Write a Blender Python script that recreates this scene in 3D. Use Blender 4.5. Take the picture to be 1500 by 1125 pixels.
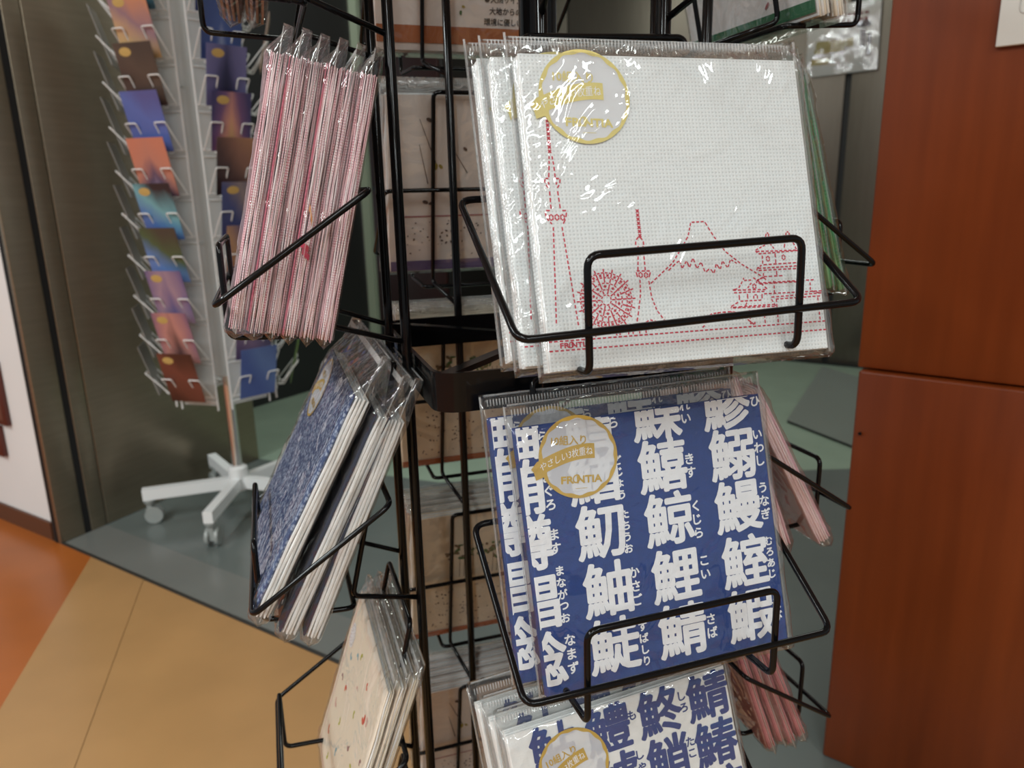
import bpy, bmesh, math, random
from mathutils import Vector, Matrix, noise

for o in list(bpy.data.objects):
    bpy.data.objects.remove(o, do_unlink=True)
SC = bpy.context.scene
COL = SC.collection
R = math.radians

# ------------------------------------------------------------------ camera
EYE = Vector((0, 0, 0.78))
PITCH, ROLL, FPX = R(14.38), R(-1.29), 1100.0
fwd = Vector((0, math.cos(PITCH), -math.sin(PITCH)))
r0 = Vector((1, 0, 0)); u0 = r0.cross(fwd)
rt = r0 * math.cos(ROLL) + u0 * math.sin(ROLL)
up = u0 * math.cos(ROLL) - r0 * math.sin(ROLL)
cam = bpy.data.cameras.new('camera'); camo = bpy.data.objects.new('camera', cam); COL.objects.link(camo)
camo.matrix_world = Matrix(((rt.x, up.x, -fwd.x, EYE.x), (rt.y, up.y, -fwd.y, EYE.y), (rt.z, up.z, -fwd.z, EYE.z), (0, 0, 0, 1)))
cam.sensor_width = 36; cam.lens = FPX / 1500 * 36
cam.clip_start = 0.02; cam.clip_end = 50
cam.dof.use_dof = True; cam.dof.focus_distance = 0.385; cam.dof.aperture_fstop = 13
SC.camera = camo

# ------------------------------------------------------------------ world, lamps, exposure
W = bpy.data.worlds.new('room_light'); SC.world = W; W.use_nodes = True
W.node_tree.nodes['Background'].inputs[0].default_value = (0.90, 0.96, 1.0, 1)
W.node_tree.nodes['Background'].inputs[1].default_value = 0.30
SC.view_settings.view_transform = 'Standard'; SC.view_settings.look = 'None'
SC.view_settings.gamma = 1; SC.view_settings.use_curve_mapping = False
SC.view_settings.exposure = 0.42
SC.cycles.transparent_max_bounces = 40
SC.cycles.max_bounces = 8
SC.cycles.caustics_reflective = False; SC.cycles.caustics_refractive = False

def area(name, loc, size, power, col=(1, 0.97, 0.93), target=None):
    l = bpy.data.lights.new(name, 'AREA'); l.shape = 'RECTANGLE'; l.size, l.size_y = size; l.energy = power; l.color = col
    o = bpy.data.objects.new(name, l); COL.objects.link(o); o.location = loc
    if target is not None:
        o.rotation_euler = (Vector(target) - Vector(loc)).to_track_quat('-Z', 'Y').to_euler()
    return o
# ceiling luminaires of the shop, above and behind the photographer, and the hall's own behind the racks
for x, y, p in ((-1.15, -3.0, 15), (-0.1, -3.0, 17), (0.95, -3.0, 15), (-1.15, -1.35, 13), (-0.1, -1.35, 13), (0.95, -1.35, 12), (-1.7, -0.1, 30), (-1.75, -1.6, 16)):
    area('ceiling_lamp', (x, y, 2.15), (0.13, 1.15), p, (0.90, 0.99, 1.0))
area('ceiling_lamp', (-0.2, 2.6, 2.15), (1.2, 0.3), 9, (0.93, 1, 0.93))
area('ceiling_lamp', (1.0, 2.5, 2.15), (0.3, 0.9), 4, (0.95, 1, 0.95))

# ------------------------------------------------------------------ materials
MATS = {}
def nodes(name):
    m = bpy.data.materials.new(name); m.use_nodes = True
    nt = m.node_tree; b = nt.nodes['Principled BSDF']
    return m, nt, b
def c4(c): return (c[0], c[1], c[2], 1)
def srgb(r, g, b):
    f = lambda v: (v / 255 / 12.92) if v <= 10 else ((v / 255 + 0.055) / 1.055) ** 2.4
    return (f(r), f(g), f(b))
def flat(name, col, rough=0.6, metal=0.0, spec=0.5, mottled=0.0, scale=60, bump=0.0, bscale=400, coat=0.0):
    if name in MATS: return MATS[name]
    m, nt, b = nodes(name)
    b.inputs['Roughness'].default_value = rough; b.inputs['Metallic'].default_value = metal
    b.inputs['Specular IOR Level'].default_value = spec; b.inputs['Coat Weight'].default_value = coat
    tc = nt.nodes.new('ShaderNodeTexCoord')
    if mottled:
        n = nt.nodes.new('ShaderNodeTexNoise'); n.inputs['Scale'].default_value = scale; n.inputs['Detail'].default_value = 4
        r = nt.nodes.new('ShaderNodeValToRGB')
        r.color_ramp.elements[0].position = 0.3; r.color_ramp.elements[1].position = 0.7
        r.color_ramp.elements[0].color = c4([v * (1 - mottled) for v in col]); r.color_ramp.elements[1].color = c4([min(1, v * (1 + mottled)) for v in col])
        nt.links.new(tc.outputs['Object'], n.inputs['Vector']); nt.links.new(n.outputs['Fac'], r.inputs[0]); nt.links.new(r.outputs[0], b.inputs['Base Color'])
    else:
        b.inputs['Base Color'].default_value = c4(col)
    if bump:
        n2 = nt.nodes.new('ShaderNodeTexNoise'); n2.inputs['Scale'].default_value = bscale; n2.inputs['Detail'].default_value = 2
        bp = nt.nodes.new('ShaderNodeBump'); bp.inputs['Strength'].default_value = bump; bp.inputs['Distance'].default_value = 0.0006
        nt.links.new(tc.outputs['Object'], n2.inputs['Vector']); nt.links.new(n2.outputs['Fac'], bp.inputs['Height']); nt.links.new(bp.outputs[0], b.inputs['Normal'])
    MATS[name] = m; return m

def film_mat(name, gloss=1.0, haze=0.02, bump=0.35):
    """clear crinkled polypropylene: mostly transparent, reflective by Fresnel"""
    if name in MATS: return MATS[name]
    m, nt, b = nodes(name); nt.nodes.remove(b)
    out = nt.nodes['Material Output']
    tr = nt.nodes.new('ShaderNodeBsdfTransparent'); tr.inputs[0].default_value = (0.985, 0.985, 0.98, 1)
    gl = nt.nodes.new('ShaderNodeBsdfGlossy'); gl.inputs['Roughness'].default_value = 0.045
    df = nt.nodes.new('ShaderNodeBsdfDiffuse'); df.inputs[0].default_value = (0.9, 0.9, 0.9, 1)
    fr = nt.nodes.new('ShaderNodeFresnel'); fr.inputs[0].default_value = 1.5
    mu = nt.nodes.new('ShaderNodeMath'); mu.operation = 'MULTIPLY'; mu.inputs[1].default_value = 1.5 * gloss; mu.use_clamp = True
    tc = nt.nodes.new('ShaderNodeTexCoord'); n = nt.nodes.new('ShaderNodeTexNoise'); n.inputs['Scale'].default_value = 26; n.inputs['Detail'].default_value = 2; n.inputs['Distortion'].default_value = 2.2
    bp = nt.nodes.new('ShaderNodeBump'); bp.inputs['Strength'].default_value = bump; bp.inputs['Distance'].default_value = 0.008
    nt.links.new(tc.outputs['Object'], n.inputs['Vector']); nt.links.new(n.outputs['Fac'], bp.inputs['Height'])
    for x in (gl, fr): nt.links.new(bp.outputs[0], x.inputs['Normal'])
    mh = nt.nodes.new('ShaderNodeMixShader'); mh.inputs[0].default_value = haze
    nt.links.new(tr.outputs[0], mh.inputs[1]); nt.links.new(df.outputs[0], mh.inputs[2])
    mx = nt.nodes.new('ShaderNodeMixShader')
    mn = nt.nodes.new('ShaderNodeMath'); mn.operation = 'MINIMUM'; mn.inputs[1].default_value = 0.38
    nt.links.new(fr.outputs[0], mu.inputs[0]); nt.links.new(mu.outputs[0], mn.inputs[0]); nt.links.new(mn.outputs[0], mx.inputs[0])
    nt.links.new(mh.outputs[0], mx.inputs[1]); nt.links.new(gl.outputs[0], mx.inputs[2]); nt.links.new(mx.outputs[0], out.inputs[0])
    MATS[name] = m; return m
def see_through(name, col, alpha, rough=0.5):
    if name in MATS: return MATS[name]
    m, nt, b = nodes(name); b.inputs['Base Color'].default_value = c4(col); b.inputs['Alpha'].default_value = alpha; b.inputs['Roughness'].default_value = rough
    MATS[name] = m; return m

def weave(name, col, dark, period, bump=0.35, rough=0.85):
    """embossed linen look of paper napkins: crossed fine waves"""
    if name in MATS: return MATS[name]
    m, nt, b = nodes(name); b.inputs['Roughness'].default_value = rough; b.inputs['Specular IOR Level'].default_value = 0.2
    tc = nt.nodes.new('ShaderNodeTexCoord'); hs = []
    for ax in ('X', 'Z'):
        w = nt.nodes.new('ShaderNodeTexWave'); w.bands_direction = ax; w.inputs['Scale'].default_value = 0.314 / period
        w.inputs['Distortion'].default_value = 1.1; w.inputs['Detail'].default_value = 2; w.inputs['Detail Scale'].default_value = 3
        nt.links.new(tc.outputs['Object'], w.inputs['Vector']); hs.append(w)
    mu = nt.nodes.new('ShaderNodeMath'); mu.operation = 'MULTIPLY'
    nt.links.new(hs[0].outputs['Fac'], mu.inputs[0]); nt.links.new(hs[1].outputs['Fac'], mu.inputs[1])
    r = nt.nodes.new('ShaderNodeValToRGB'); r.color_ramp.elements[0].position = 0.45; r.color_ramp.elements[1].position = 0.95
    r.color_ramp.elements[0].color = c4(col); r.color_ramp.elements[1].color = c4(dark)
    nt.links.new(mu.outputs[0], r.inputs[0]); nt.links.new(r.outputs[0], b.inputs['Base Color'])
    bp = nt.nodes.new('ShaderNodeBump'); bp.inputs['Strength'].default_value = bump; bp.inputs['Distance'].default_value = 0.0004; bp.invert = True
    nt.links.new(mu.outputs[0], bp.inputs['Height']); nt.links.new(bp.outputs[0], b.inputs['Normal'])
    MATS[name] = m; return m

def spotted(name, col, dot, scale, lo=0.0, hi=0.25, rough=0.85):
    if name in MATS: return MATS[name]
    m, nt, b = nodes(name); b.inputs['Roughness'].default_value = rough; b.inputs['Specular IOR Level'].default_value = 0.2
    tc = nt.nodes.new('ShaderNodeTexCoord'); v = nt.nodes.new('ShaderNodeTexVoronoi'); v.inputs['Scale'].default_value = scale
    r = nt.nodes.new('ShaderNodeValToRGB'); r.color_ramp.elements[0].position = lo; r.color_ramp.elements[1].position = hi
    r.color_ramp.elements[0].color = c4(dot); r.color_ramp.elements[1].color = c4(col)
    nt.links.new(tc.outputs['Object'], v.inputs['Vector']); nt.links.new(v.outputs['Distance'], r.inputs[0]); nt.links.new(r.outputs[0], b.inputs['Base Color'])
    MATS[name] = m; return m

def streaked(name, cols, scale, stretch, rough, metal=0.0, spec=0.5, bump=0.0, coat=0.0):
    """grain along one axis (brushed steel, wood)"""
    if name in MATS: return MATS[name]
    m, nt, b = nodes(name); b.inputs['Roughness'].default_value = rough; b.inputs['Metallic'].default_value = metal; b.inputs['Specular IOR Level'].default_value = spec
    b.inputs['Coat Weight'].default_value = coat
    tc = nt.nodes.new('ShaderNodeTexCoord'); mp = nt.nodes.new('ShaderNodeMapping'); mp.inputs['Scale'].default_value = stretch
    n = nt.nodes.new('ShaderNodeTexNoise'); n.inputs['Scale'].default_value = scale; n.inputs['Detail'].default_value = 6
    r = nt.nodes.new('ShaderNodeValToRGB'); r.color_ramp.elements[0].position = 0.3; r.color_ramp.elements[1].position = 0.72
    r.color_ramp.elements[0].color = c4(cols[0]); r.color_ramp.elements[1].color = c4(cols[1])
    nt.links.new(tc.outputs['Object'], mp.inputs[0]); nt.links.new(mp.outputs[0], n.inputs['Vector']); nt.links.new(n.outputs['Fac'], r.inputs[0]); nt.links.new(r.outputs[0], b.inputs['Base Color'])
    if bump:
        bp = nt.nodes.new('ShaderNodeBump'); bp.inputs['Strength'].default_value = bump; bp.inputs['Distance'].default_value = 0.002
        nt.links.new(n.outputs['Fac'], bp.inputs['Height']); nt.links.new(bp.outputs[0], b.inputs['Normal'])
    MATS[name] = m; return m

BLACK = flat('black_powder_coat', (0.0035, 0.0035, 0.004), 0.13, 0, 0.22)
FILM = film_mat('clear_film', 1.1, 0.022, 0.30)
FILMFLAT = film_mat('clear_film_background', 0.8, 0.05, 0.2)
WHITE_N = weave('white_linen_paper', (0.84, 0.89, 0.90), (0.62, 0.66, 0.67), 0.0017)
WHITE_P = flat('white_tissue', (0.84, 0.85, 0.84), 0.85, 0, 0.2, 0.04, 200, 0.3, 900)
CREAM_P = flat('cream_tissue', (0.80, 0.72, 0.58), 0.85, 0, 0.2, 0.05, 60, 0.25, 900)
BLUE_P = flat('blue_printed_tissue', srgb(26, 60, 128), 0.8, 0, 0.25, 0.10, 250, 0.5, 1200)
RED_INK = flat('red_ink', srgb(205, 62, 84), 0.8, 0, 0.2)
WHITE_INK = flat('bare_white_paper', (0.86, 0.88, 0.92), 0.85, 0, 0.2, 0.03, 300, 0.3, 1200)
BLUE_INK = flat('blue_ink', srgb(44, 66, 128), 0.8, 0, 0.2, 0.08, 300)
GOLD = flat('gold_ink', srgb(196, 160, 62), 0.45, 0.0, 0.6, 0.06, 200)
GOLD_PALE = flat('pale_gold_ink', srgb(222, 208, 128), 0.5, 0.0, 0.5, 0.05, 200)
SEALW = see_through('translucent_white_label', (0.90, 0.91, 0.94), 0.62)
PINKS = [weave('pink_tissue_pale', srgb(246, 222, 226), srgb(222, 165, 176), 0.0013, 0.5), weave('pink_tissue_mid', srgb(240, 198, 206), srgb(206, 128, 146), 0.0013, 0.5),
         weave('pink_tissue_white', srgb(250, 240, 241), srgb(236, 204, 210), 0.0013, 0.5), weave('pink_tissue_deep', srgb(224, 124, 146), srgb(212, 104, 130), 0.003, 0.2)]

# ------------------------------------------------------------------ object helpers
def link(name, me, mat=None, parent=None, loc=None, smooth=False):
    o = bpy.data.objects.new(name, me); COL.objects.link(o)
    if mat is not None:
        for m in (mat if isinstance(mat, (list, tuple)) else [mat]): me.materials.append(m)
    if parent is not None: o.parent = parent
    if loc is not None: o.location = loc
    if smooth:
        for p in me.polygons: p.use_smooth = True
    return o
def mesh(name, verts, faces, mi=None):
    me = bpy.data.meshes.new(name); me.from_pydata([tuple(v) for v in verts], [], faces)
    if mi is not None:
        for p, i in zip(me.polygons, mi): p.material_index = i
    me.update(); return me
class MB:
    def __init__(s): s.v = []; s.f = []; s.mi = []
    def add(s, v, f, m=0):
        k = len(s.v); s.v += [Vector(p) for p in v]; s.f += [tuple(i + k for i in q) for q in f]; s.mi += [m] * len(f); return s
    def box(s, a, b, m=0, M=None):
        x0, y0, z0 = a; x1, y1, z1 = b
        v = [Vector(p) for p in ((x0, y0, z0), (x1, y0, z0), (x1, y1, z0), (x0, y1, z0), (x0, y0, z1), (x1, y0, z1), (x1, y1, z1), (x0, y1, z1))]
        if M is not None: v = [M @ p for p in v]
        return s.add(v, [(0, 3, 2, 1), (4, 5, 6, 7), (0, 1, 5, 4), (1, 2, 6, 5), (2, 3, 7, 6), (3, 0, 4, 7)], m)
    def tube(s, pts, r, n=8, closed=False, m=0, fillet=0.0, caps=True):
        P = [Vector(p) for p in pts]
        if fillet: P = fil(P, fillet, closed)
        N = len(P); rings = []
        prev = None
        for i in range(N):
            if closed: t = (P[(i + 1) % N] - P[i - 1])
            else: t = P[min(i + 1, N - 1)] - P[max(i - 1, 0)]
            t.normalize()
            if prev is None:
                a = Vector((0, 0, 1)) if abs(t.z) < 0.9 else Vector((1, 0, 0)); nrm = (a - t * a.dot(t)).normalized()
            else: nrm = (prev - t * prev.dot(t)).normalized()
            prev = nrm; bn = t.cross(nrm)
            rings.append([P[i] + (nrm * math.cos(2 * math.pi * k / n) + bn * math.sin(2 * math.pi * k / n)) * r for k in range(n)])
        v = [p for q in rings for p in q]; f = []
        for i in range(N if closed else N - 1):
            j = (i + 1) % N
            off = 0
            if closed and j == 0:
                off = min(range(n), key=lambda o: (rings[i][0] - rings[0][o]).length)
            for k in range(n): f.append((i * n + k, i * n + (k + 1) % n, j * n + (k + 1 + off) % n, j * n + (k + off) % n))
        if not closed and caps: f += [tuple(range(n))[::-1], tuple((N - 1) * n + k for k in range(n))]
        return s.add(v, f, m)
    def lathe(s, prof, n=20, m=0, c=(0, 0, 0)):
        v = []; f = []
        for (r, z) in prof:
            v += [Vector((c[0] + r * math.cos(2 * math.pi * k / n), c[1] + r * math.sin(2 * math.pi * k / n), c[2] + z)) for k in range(n)]
        for i in range(len(prof) - 1):
            for k in range(n): f.append((i * n + k, i * n + (k + 1) % n, (i + 1) * n + (k + 1) % n, (i + 1) * n + k))
        f += [tuple(range(n))[::-1], tuple((len(prof) - 1) * n + k for k in range(n))]
        return s.add(v, f, m)
    def build(s, name, mat, parent=None, loc=None, smooth=False):
        me = mesh(name, s.v, s.f, s.mi)
        return link(name, me, mat, parent, loc, smooth)
def fil(P, r, closed, n=5):
    out = []; N = len(P)
    for i in range(N):
        if not closed and i in (0, N - 1): out.append(P[i]); continue
        a, b, c = P[i - 1], P[i], P[(i + 1) % N]
        d1 = (a - b); d2 = (c - b); rr = min(r, d1.length * 0.45, d2.length * 0.45)
        p0 = b + d1.normalized() * rr; p1 = b + d2.normalized() * rr
        for k in range(n + 1):
            t = k / n; out.append(p0 * (1 - t) ** 2 + b * 2 * t * (1 - t) + p1 * t ** 2)
    return out
def smooth_sharp(o, ang=40):
    for p in o.data.polygons: p.use_smooth = True
    bm = bmesh.new(); bm.from_mesh(o.data)
    for e in bm.edges:
        if len(e.link_faces) == 2 and e.calc_face_angle(0) > R(ang): e.smooth = False
    bm.to_mesh(o.data); bm.free(); return o
def tag(o, label=None, cat=None, group=None, kind=None):
    for k, v in (('label', label), ('category', cat), ('group', group), ('kind', kind)):
        if v: o[k] = v
    return o
def empty(name, M=None):
    o = bpy.data.objects.new(name, None); o.empty_display_size = 0.05; COL.objects.link(o)
    if M is not None: o.matrix_world = M
    return o
def bevel_box(name, a, b, w, mat, parent=None, seg=2):
    bm = bmesh.new(); bmesh.ops.create_cube(bm, size=1)
    for v in bm.verts: v.co = Vector([a[i] + (b[i] - a[i]) * (v.co[i] + 0.5) for i in range(3)])
    bmesh.ops.bevel(bm, geom=bm.edges[:], offset=w, segments=seg, affect='EDGES', profile=0.5)
    me = bpy.data.meshes.new(name); bm.to_mesh(me); bm.free()
    return smooth_sharp(link(name, me, mat, parent), 50)

# ------------------------------------------------------------------ lettering (built-in font), converted once
TXT = {}
def prepare(strings):
    objs = []
    for s in strings:
        c = bpy.data.curves.new('t', 'FONT'); c.body = s; c.size = 1.0; c.resolution_u = 3
        o = bpy.data.objects.new('t', c); COL.objects.link(o); objs.append((s, o))
    bpy.context.view_layer.update()
    dg = bpy.context.evaluated_depsgraph_get()
    for s, o in objs:
        me = bpy.data.meshes.new_from_object(o.evaluated_get(dg))
        v = [(p.co.x, p.co.y) for p in me.vertices]; f = [tuple(p.vertices) for p in me.polygons]
        TXT[s] = (v, f); bpy.data.meshes.remove(me)
    for s, o in objs:
        c = o.data; bpy.data.objects.remove(o, do_unlink=True); bpy.data.curves.remove(c)
BLUE_ROWS = [132, 105.4, 78, 49, 20.8]
BLUE_COLS = [('鯔鮪鱒鯧鯰', -69.0), ('鱈鰌魛鮋鯐', -30.2), ('鰈鱚鯨鯉鯖', 7.2), ('鯵鰯鰻鰘鰕', 47.0)]
FURI = [('ひ', 64.0, 130.9), ('いわし', 63.0, 106.5), ('うなぎ', 62.4, 78.3), ('むろあじ', 61.9, 48.2), ('えび', 61.9, 20), ('れい', 23.3, 130.7), ('きす', 22.4, 103), ('くじら', 22.6, 75), ('こい', 23.7, 49.8), ('さば', 23.5, 19.5),
        ('ら', -16.6, 130.6), ('どじょう', -16.8, 102.8), ('たちうお', -16.6, 75.6), ('かさご', -15.3, 47.5), ('すばしり', -14.3, 18), ('ら', -54.0, 128.7), ('まぐろ', -54.3, 102), ('ます', -54.4, 77), ('まながつお', -53.8, 50.7), ('なまず', -53, 21)]
WB_COLS = [('鮎鱒鰯鯛鮪', -42.5), ('鱧鯱鰻鮑鯉', -9.5), ('鮗鮹鯨鰤鱚', 22.5), ('鯖鰆鮫鯵鰕', 53.5)]
WB_ROWS = [121, 93, 65, 37, 9]
WB_FURI = [('も', 5.5, 124), ('しゃち', 6, 94), ('しろ', 37.5, 122), ('たこ', 37.5, 95)]
chars = set()
for t, x in BLUE_COLS + WB_COLS: chars |= set(t)
for t, x, z in FURI + WB_FURI: chars |= set(t)
WORDS = ['10組入り', 'やさしい3枚重ね', 'FR', 'O', 'NTIA', 'プラ', '●天然サイズ', '大地からの恵み', '環境に優しい']
prepare(sorted(chars) + WORDS)

def glyphs(mb, s, cx, cz, h, y, bold=0.0, shear=0.0, sx=1.0, m=0, rot=0.0, left=False):
    """flat print of text s, centred at cx, cz on the plane y (front faces -y)"""
    v, f = TXT[s]
    if not v: return
    x0 = min(p[0] for p in v); x1 = max(p[0] for p in v); z0 = min(p[1] for p in v); z1 = max(p[1] for p in v)
    mx, mz = (x0 + x1) / 2, (z0 + z1) / 2
    if left: mx = x0
    offs = [(0, 0)] if not bold else [(0, 0)] + [(bold * math.cos(a * math.pi / 4), bold * math.sin(a * math.pi / 4)) for a in range(8)]
    cr, sr = math.cos(rot), math.sin(rot)
    for kk, (ox, oz) in enumerate(offs):
        pts = []
        for p in v:
            a = (p[0] - mx) * h * sx + ox; b = (p[1] - mz) * h + oz
            a += b * shear
            pts.append((cx + a * cr - b * sr, y - kk * 4e-6, cz + a * sr + b * cr))
        mb.add(pts, f, m)
def clip(me, S):
    bm = bmesh.new(); bm.from_mesh(me)
    for co, no in (((-S / 2 + 0.0002, 0, 0), (-1, 0, 0)), ((S / 2 - 0.0004, 0, 0), (1, 0, 0)), ((0, 0, S - 0.0006), (0, 0, 1)), ((0, 0, 0.0005), (0, 0, -1))):
        bmesh.ops.bisect_plane(bm, geom=bm.verts[:] + bm.edges[:] + bm.faces[:], plane_co=co, plane_no=no, clear_outer=True)
    bm.to_mesh(me); bm.free(); return me

# ------------------------------------------------------------------ the setting
Z = 0.0
def poly_prism(name, pts, z0, z1, mat, parent=None):
    n = len(pts)
    v = [(p[0], p[1], z0) for p in pts] + [(p[0], p[1], z1) for p in pts]
    f = [tuple(range(n))[::-1], tuple(range(n, 2 * n))] + [(i, (i + 1) % n, n + (i + 1) % n, n + i) for i in range(n)]
    return link(name, mesh(name, v, f), mat, parent)
TAN = flat('tan_vinyl', srgb(170, 130, 84), 0.30, 0, 0.4, 0.06, 7)
ORANGE = flat('orange_vinyl', srgb(164, 90, 34), 0.28, 0, 0.45, 0.09, 6)
GREYV = flat('grey_border_vinyl', srgb(112, 114, 110), 0.25, 0, 0.5, 0.04, 8)
GREENV = flat('grey_green_vinyl', srgb(146, 164, 146), 0.22, 0, 0.5, 0.06, 6)
floor = link('floor', mesh('floor', [(-4, -5, -0.02), (4, -5, -0.02), (4, 5, -0.02), (-4, 5, -0.02)], [(0, 1, 2, 3)]), flat('floor_screed', (0.1, 0.1, 0.1), 0.8))
tag(floor, kind='structure')
# boundary grey / tan runs through (-1.068,1.623) and (-0.303,1.128)
b0 = Vector((-1.068, 1.623)); bd = Vector((0.765, -0.495)).normalized(); bn = Vector((-bd.y, bd.x))
far = lambda s, o: (b0.x + bd.x * s + bn.x * o, b0.y + bd.y * s + bn.y * o)
o0 = Vector((-0.967, 1.54)); o1 = Vector((-0.841, 1.057)); od = (o1 - o0).normalized()
oE = (o0.x + od.x * 6.6, o0.y + od.y * 6.6)
oS = (b0.x + bd.x * 0.127, b0.y + bd.y * 0.127)
sm = (oS[0] + 0.43, oS[1] - 0.28)
g1 = far(0.30, -0.001); 
poly_prism('floor_tile', [oS, far(-3, 0), (-4, -5), oE], -0.02, 0, ORANGE, floor)
seam0 = far(0.33, 0); seam1 = (seam0[0] + 0.285 * 10.5, seam0[1] - 1.0 * 6.0) if False else (seam0[0] + 0.156 * 11, seam0[1] - 0.539 * 11)
poly_prism('floor_tile', [oS, oE, seam1, (seam0[0] - 0.0005, seam0[1])], -0.02, 0, TAN, floor)
poly_prism('floor_tile', [(seam0[0] + 0.0005, seam0[1]), seam1, (4, -5), far(4.6, 0)], -0.02, -0.0004, TAN, floor)
poly_prism('floor_seam_strip', [far(-3, 0), far(4.6, 0), far(4.6, 0.008), far(-3, 0.008)], -0.02, 0.0012, flat('dark_edging', (0.03, 0.028, 0.025), 0.4), floor)
poly_prism('floor_border_strip', [far(-3, 0.008), far(4.6, 0.008), far(4.6, 0.115), far(-3, 0.115)], -0.02, 0, GREYV, floor)
GREENV_SHADE = flat('grey_green_vinyl_shaded', srgb(100, 107, 104), 0.22, 0, 0.5, 0.06, 6)  # same vinyl as the far field, shade of rack and panelling put into colour
c0, c1, c2, c3 = (-1.45, 2.45), (-0.734, 2.165), (-0.211, 1.96), (0.82, 1.99)
poly_prism('floor_field', [far(-3, 0.1155), far(4.6, 0.1155), (3.9, 2.05), c3, c2, c1, c0, (-3.6, 3.2)], -0.02, -0.0003, GREENV_SHADE, floor)
poly_prism('floor_field', [(-3.6, 3.2), c0, c1, c2, c3, (3.9, 2.05), (4, 5.4), (-3.6, 5.4)], -0.02, -0.0004, GREENV, floor)  # far part of the same field, its better lighting put into a lighter colour

STEEL = streaked('brushed_bronze_steel', (srgb(146, 135, 116), srgb(156, 144, 124)), 7, (1.2, 1.2, 14), 0.36, 0.85)
STEELB = streaked('brushed_grey_steel', (srgb(106, 99, 89), srgb(112, 105, 95)), 6, (10, 10, 1), 0.38, 0.8)
GAP = flat('black_gap', (0.004, 0.004, 0.004), 0.6)
def wall_frame(name, A, B, z1, t=0.05):
    """wall root whose local x runs from A to B and whose face is at local y = 0 (front -y)"""
    A = Vector((A[0], A[1], 0)); B = Vector((B[0], B[1], 0)); x = (B - A).normalized(); zz = Vector((0, 0, 1)); y = zz.cross(x)
    M = Matrix(((x.x, y.x, 0, A.x), (x.y, y.y, 0, A.y), (0, 0, 1, 0), (0, 0, 0, 1)))
    return M, (B - A).length
def wall_box(name, M, a, b, mat, parent=None):
    o = MB().box(a, b).build(name, mat, parent)
    if parent is None: o.matrix_world = M
    return o
TOPZ = 2.2
# brushed steel pier on the left, seen obliquely
M, L = wall_frame('wall_left', (-1.068, 1.623), (-0.783, 2.186), TOPZ)
wl = tag(wall_box('wall_left', M, (0, 0.012, 0), (L, 0.022, TOPZ), GAP), kind='structure')
bevel_box('steel_panel', (0, 0, 0), (0.062, 0.011, TOPZ), 0.002, STEEL, wl)
MB().box((0.0622, 0.0008, 0), (0.0778, 0.011, TOPZ)).build('gap_strip', GAP, wl)
bevel_box('steel_panel', (0.078, 0, 0), (0.1185, 0.011, TOPZ), 0.002, STEEL, wl)
bevel_box('steel_panel', (0.1205, 0, 0), (L, 0.011, TOPZ), 0.002, STEEL, wl)
# white wall running off to the far left, with a brown baseboard and two dark red frames
M, Lw = wall_frame('wall_side', (-2.2, 2.345), (-1.0995, 1.6505), TOPZ)
ww = tag(wall_box('wall_side', M, (0, 0, 0.045), (Lw, 0.20, TOPZ), flat('white_wall_paint', (0.74, 0.73, 0.71), 0.7, 0, 0.3, 0.02, 5)), kind='structure')
bb = tag(wall_box('baseboard_side', M, (0, -0.006, 0), (Lw + 0.003, 0.195, 0.0445), flat('brown_baseboard', srgb(86, 52, 34), 0.4)), kind='structure')
M2, _ = wall_frame('x', (-1.0985, 1.648), (-1.069, 1.624), TOPZ)
tr = tag(wall_box('trim_1', M2, (0, 0, 0), (0.0375, 0.004, TOPZ), STEEL), kind='structure')
DKRED = flat('dark_red_frame', srgb(82, 34, 26), 0.4)
for (s0, s1, z0, z1, lab) in ((0.10, 0.34, 0.27, 0.425, 'upper dark red framed board on the white wall at the far left edge'), (0.148, 0.36, 0.185, 0.262, 'lower brown framed board on the white wall at the far left edge')):
    e = empty('framed_board', M @ Matrix.Translation((Lw - s1, -0.012, z0)))
    w, h = s1 - s0, z1 - z0
    bevel_box('frame', (0, 0, 0), (w, 0.0115, h), 0.002, DKRED, e)
    bevel_box('board', (0.012, -0.001, 0.012), (w - 0.012, 0.0, h - 0.012), 0.0004, flat('brown_board', srgb(110, 72, 60), 0.5), e, 1)
    tag(e, lab, 'sign')
# dark recess behind, back wall of steel and the pale slit between them
M, L = wall_frame('wall_recess', (-1.10, 2.60), (-0.632, 3.315), TOPZ)
wr = tag(wall_box('wall_recess', M, (0, 0, 0), (L, 0.05, TOPZ), flat('black_recess', (0.010, 0.010, 0.010), 0.35)), kind='structure')
M, L = wall_frame('wall_back', (-1.25, 5.07), (1.75, 3.066), TOPZ)
wk = tag(wall_box('wall_back', M, (0, 0.012, 0), (L, 0.10, TOPZ), GAP), kind='structure')
A = Vector((1.101, 3.5, 0)); xo = (A - Vector((-1.25, 5.07, 0))).length
sx = xo + 0.372
for (a, b) in ((0, xo - 0.95), (xo - 0.943, xo - 0.30), (xo - 0.293, sx - 0.012), (sx + 0.012, L)):
    bevel_box('steel_panel', (a, 0, 0), (b, 0.011, TOPZ), 0.002, STEELB, wk)
wall_box('floor_threshold', M, (0, -0.03, 0), (L, 0, 0.006), GAP, wk)
bk = M
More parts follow.
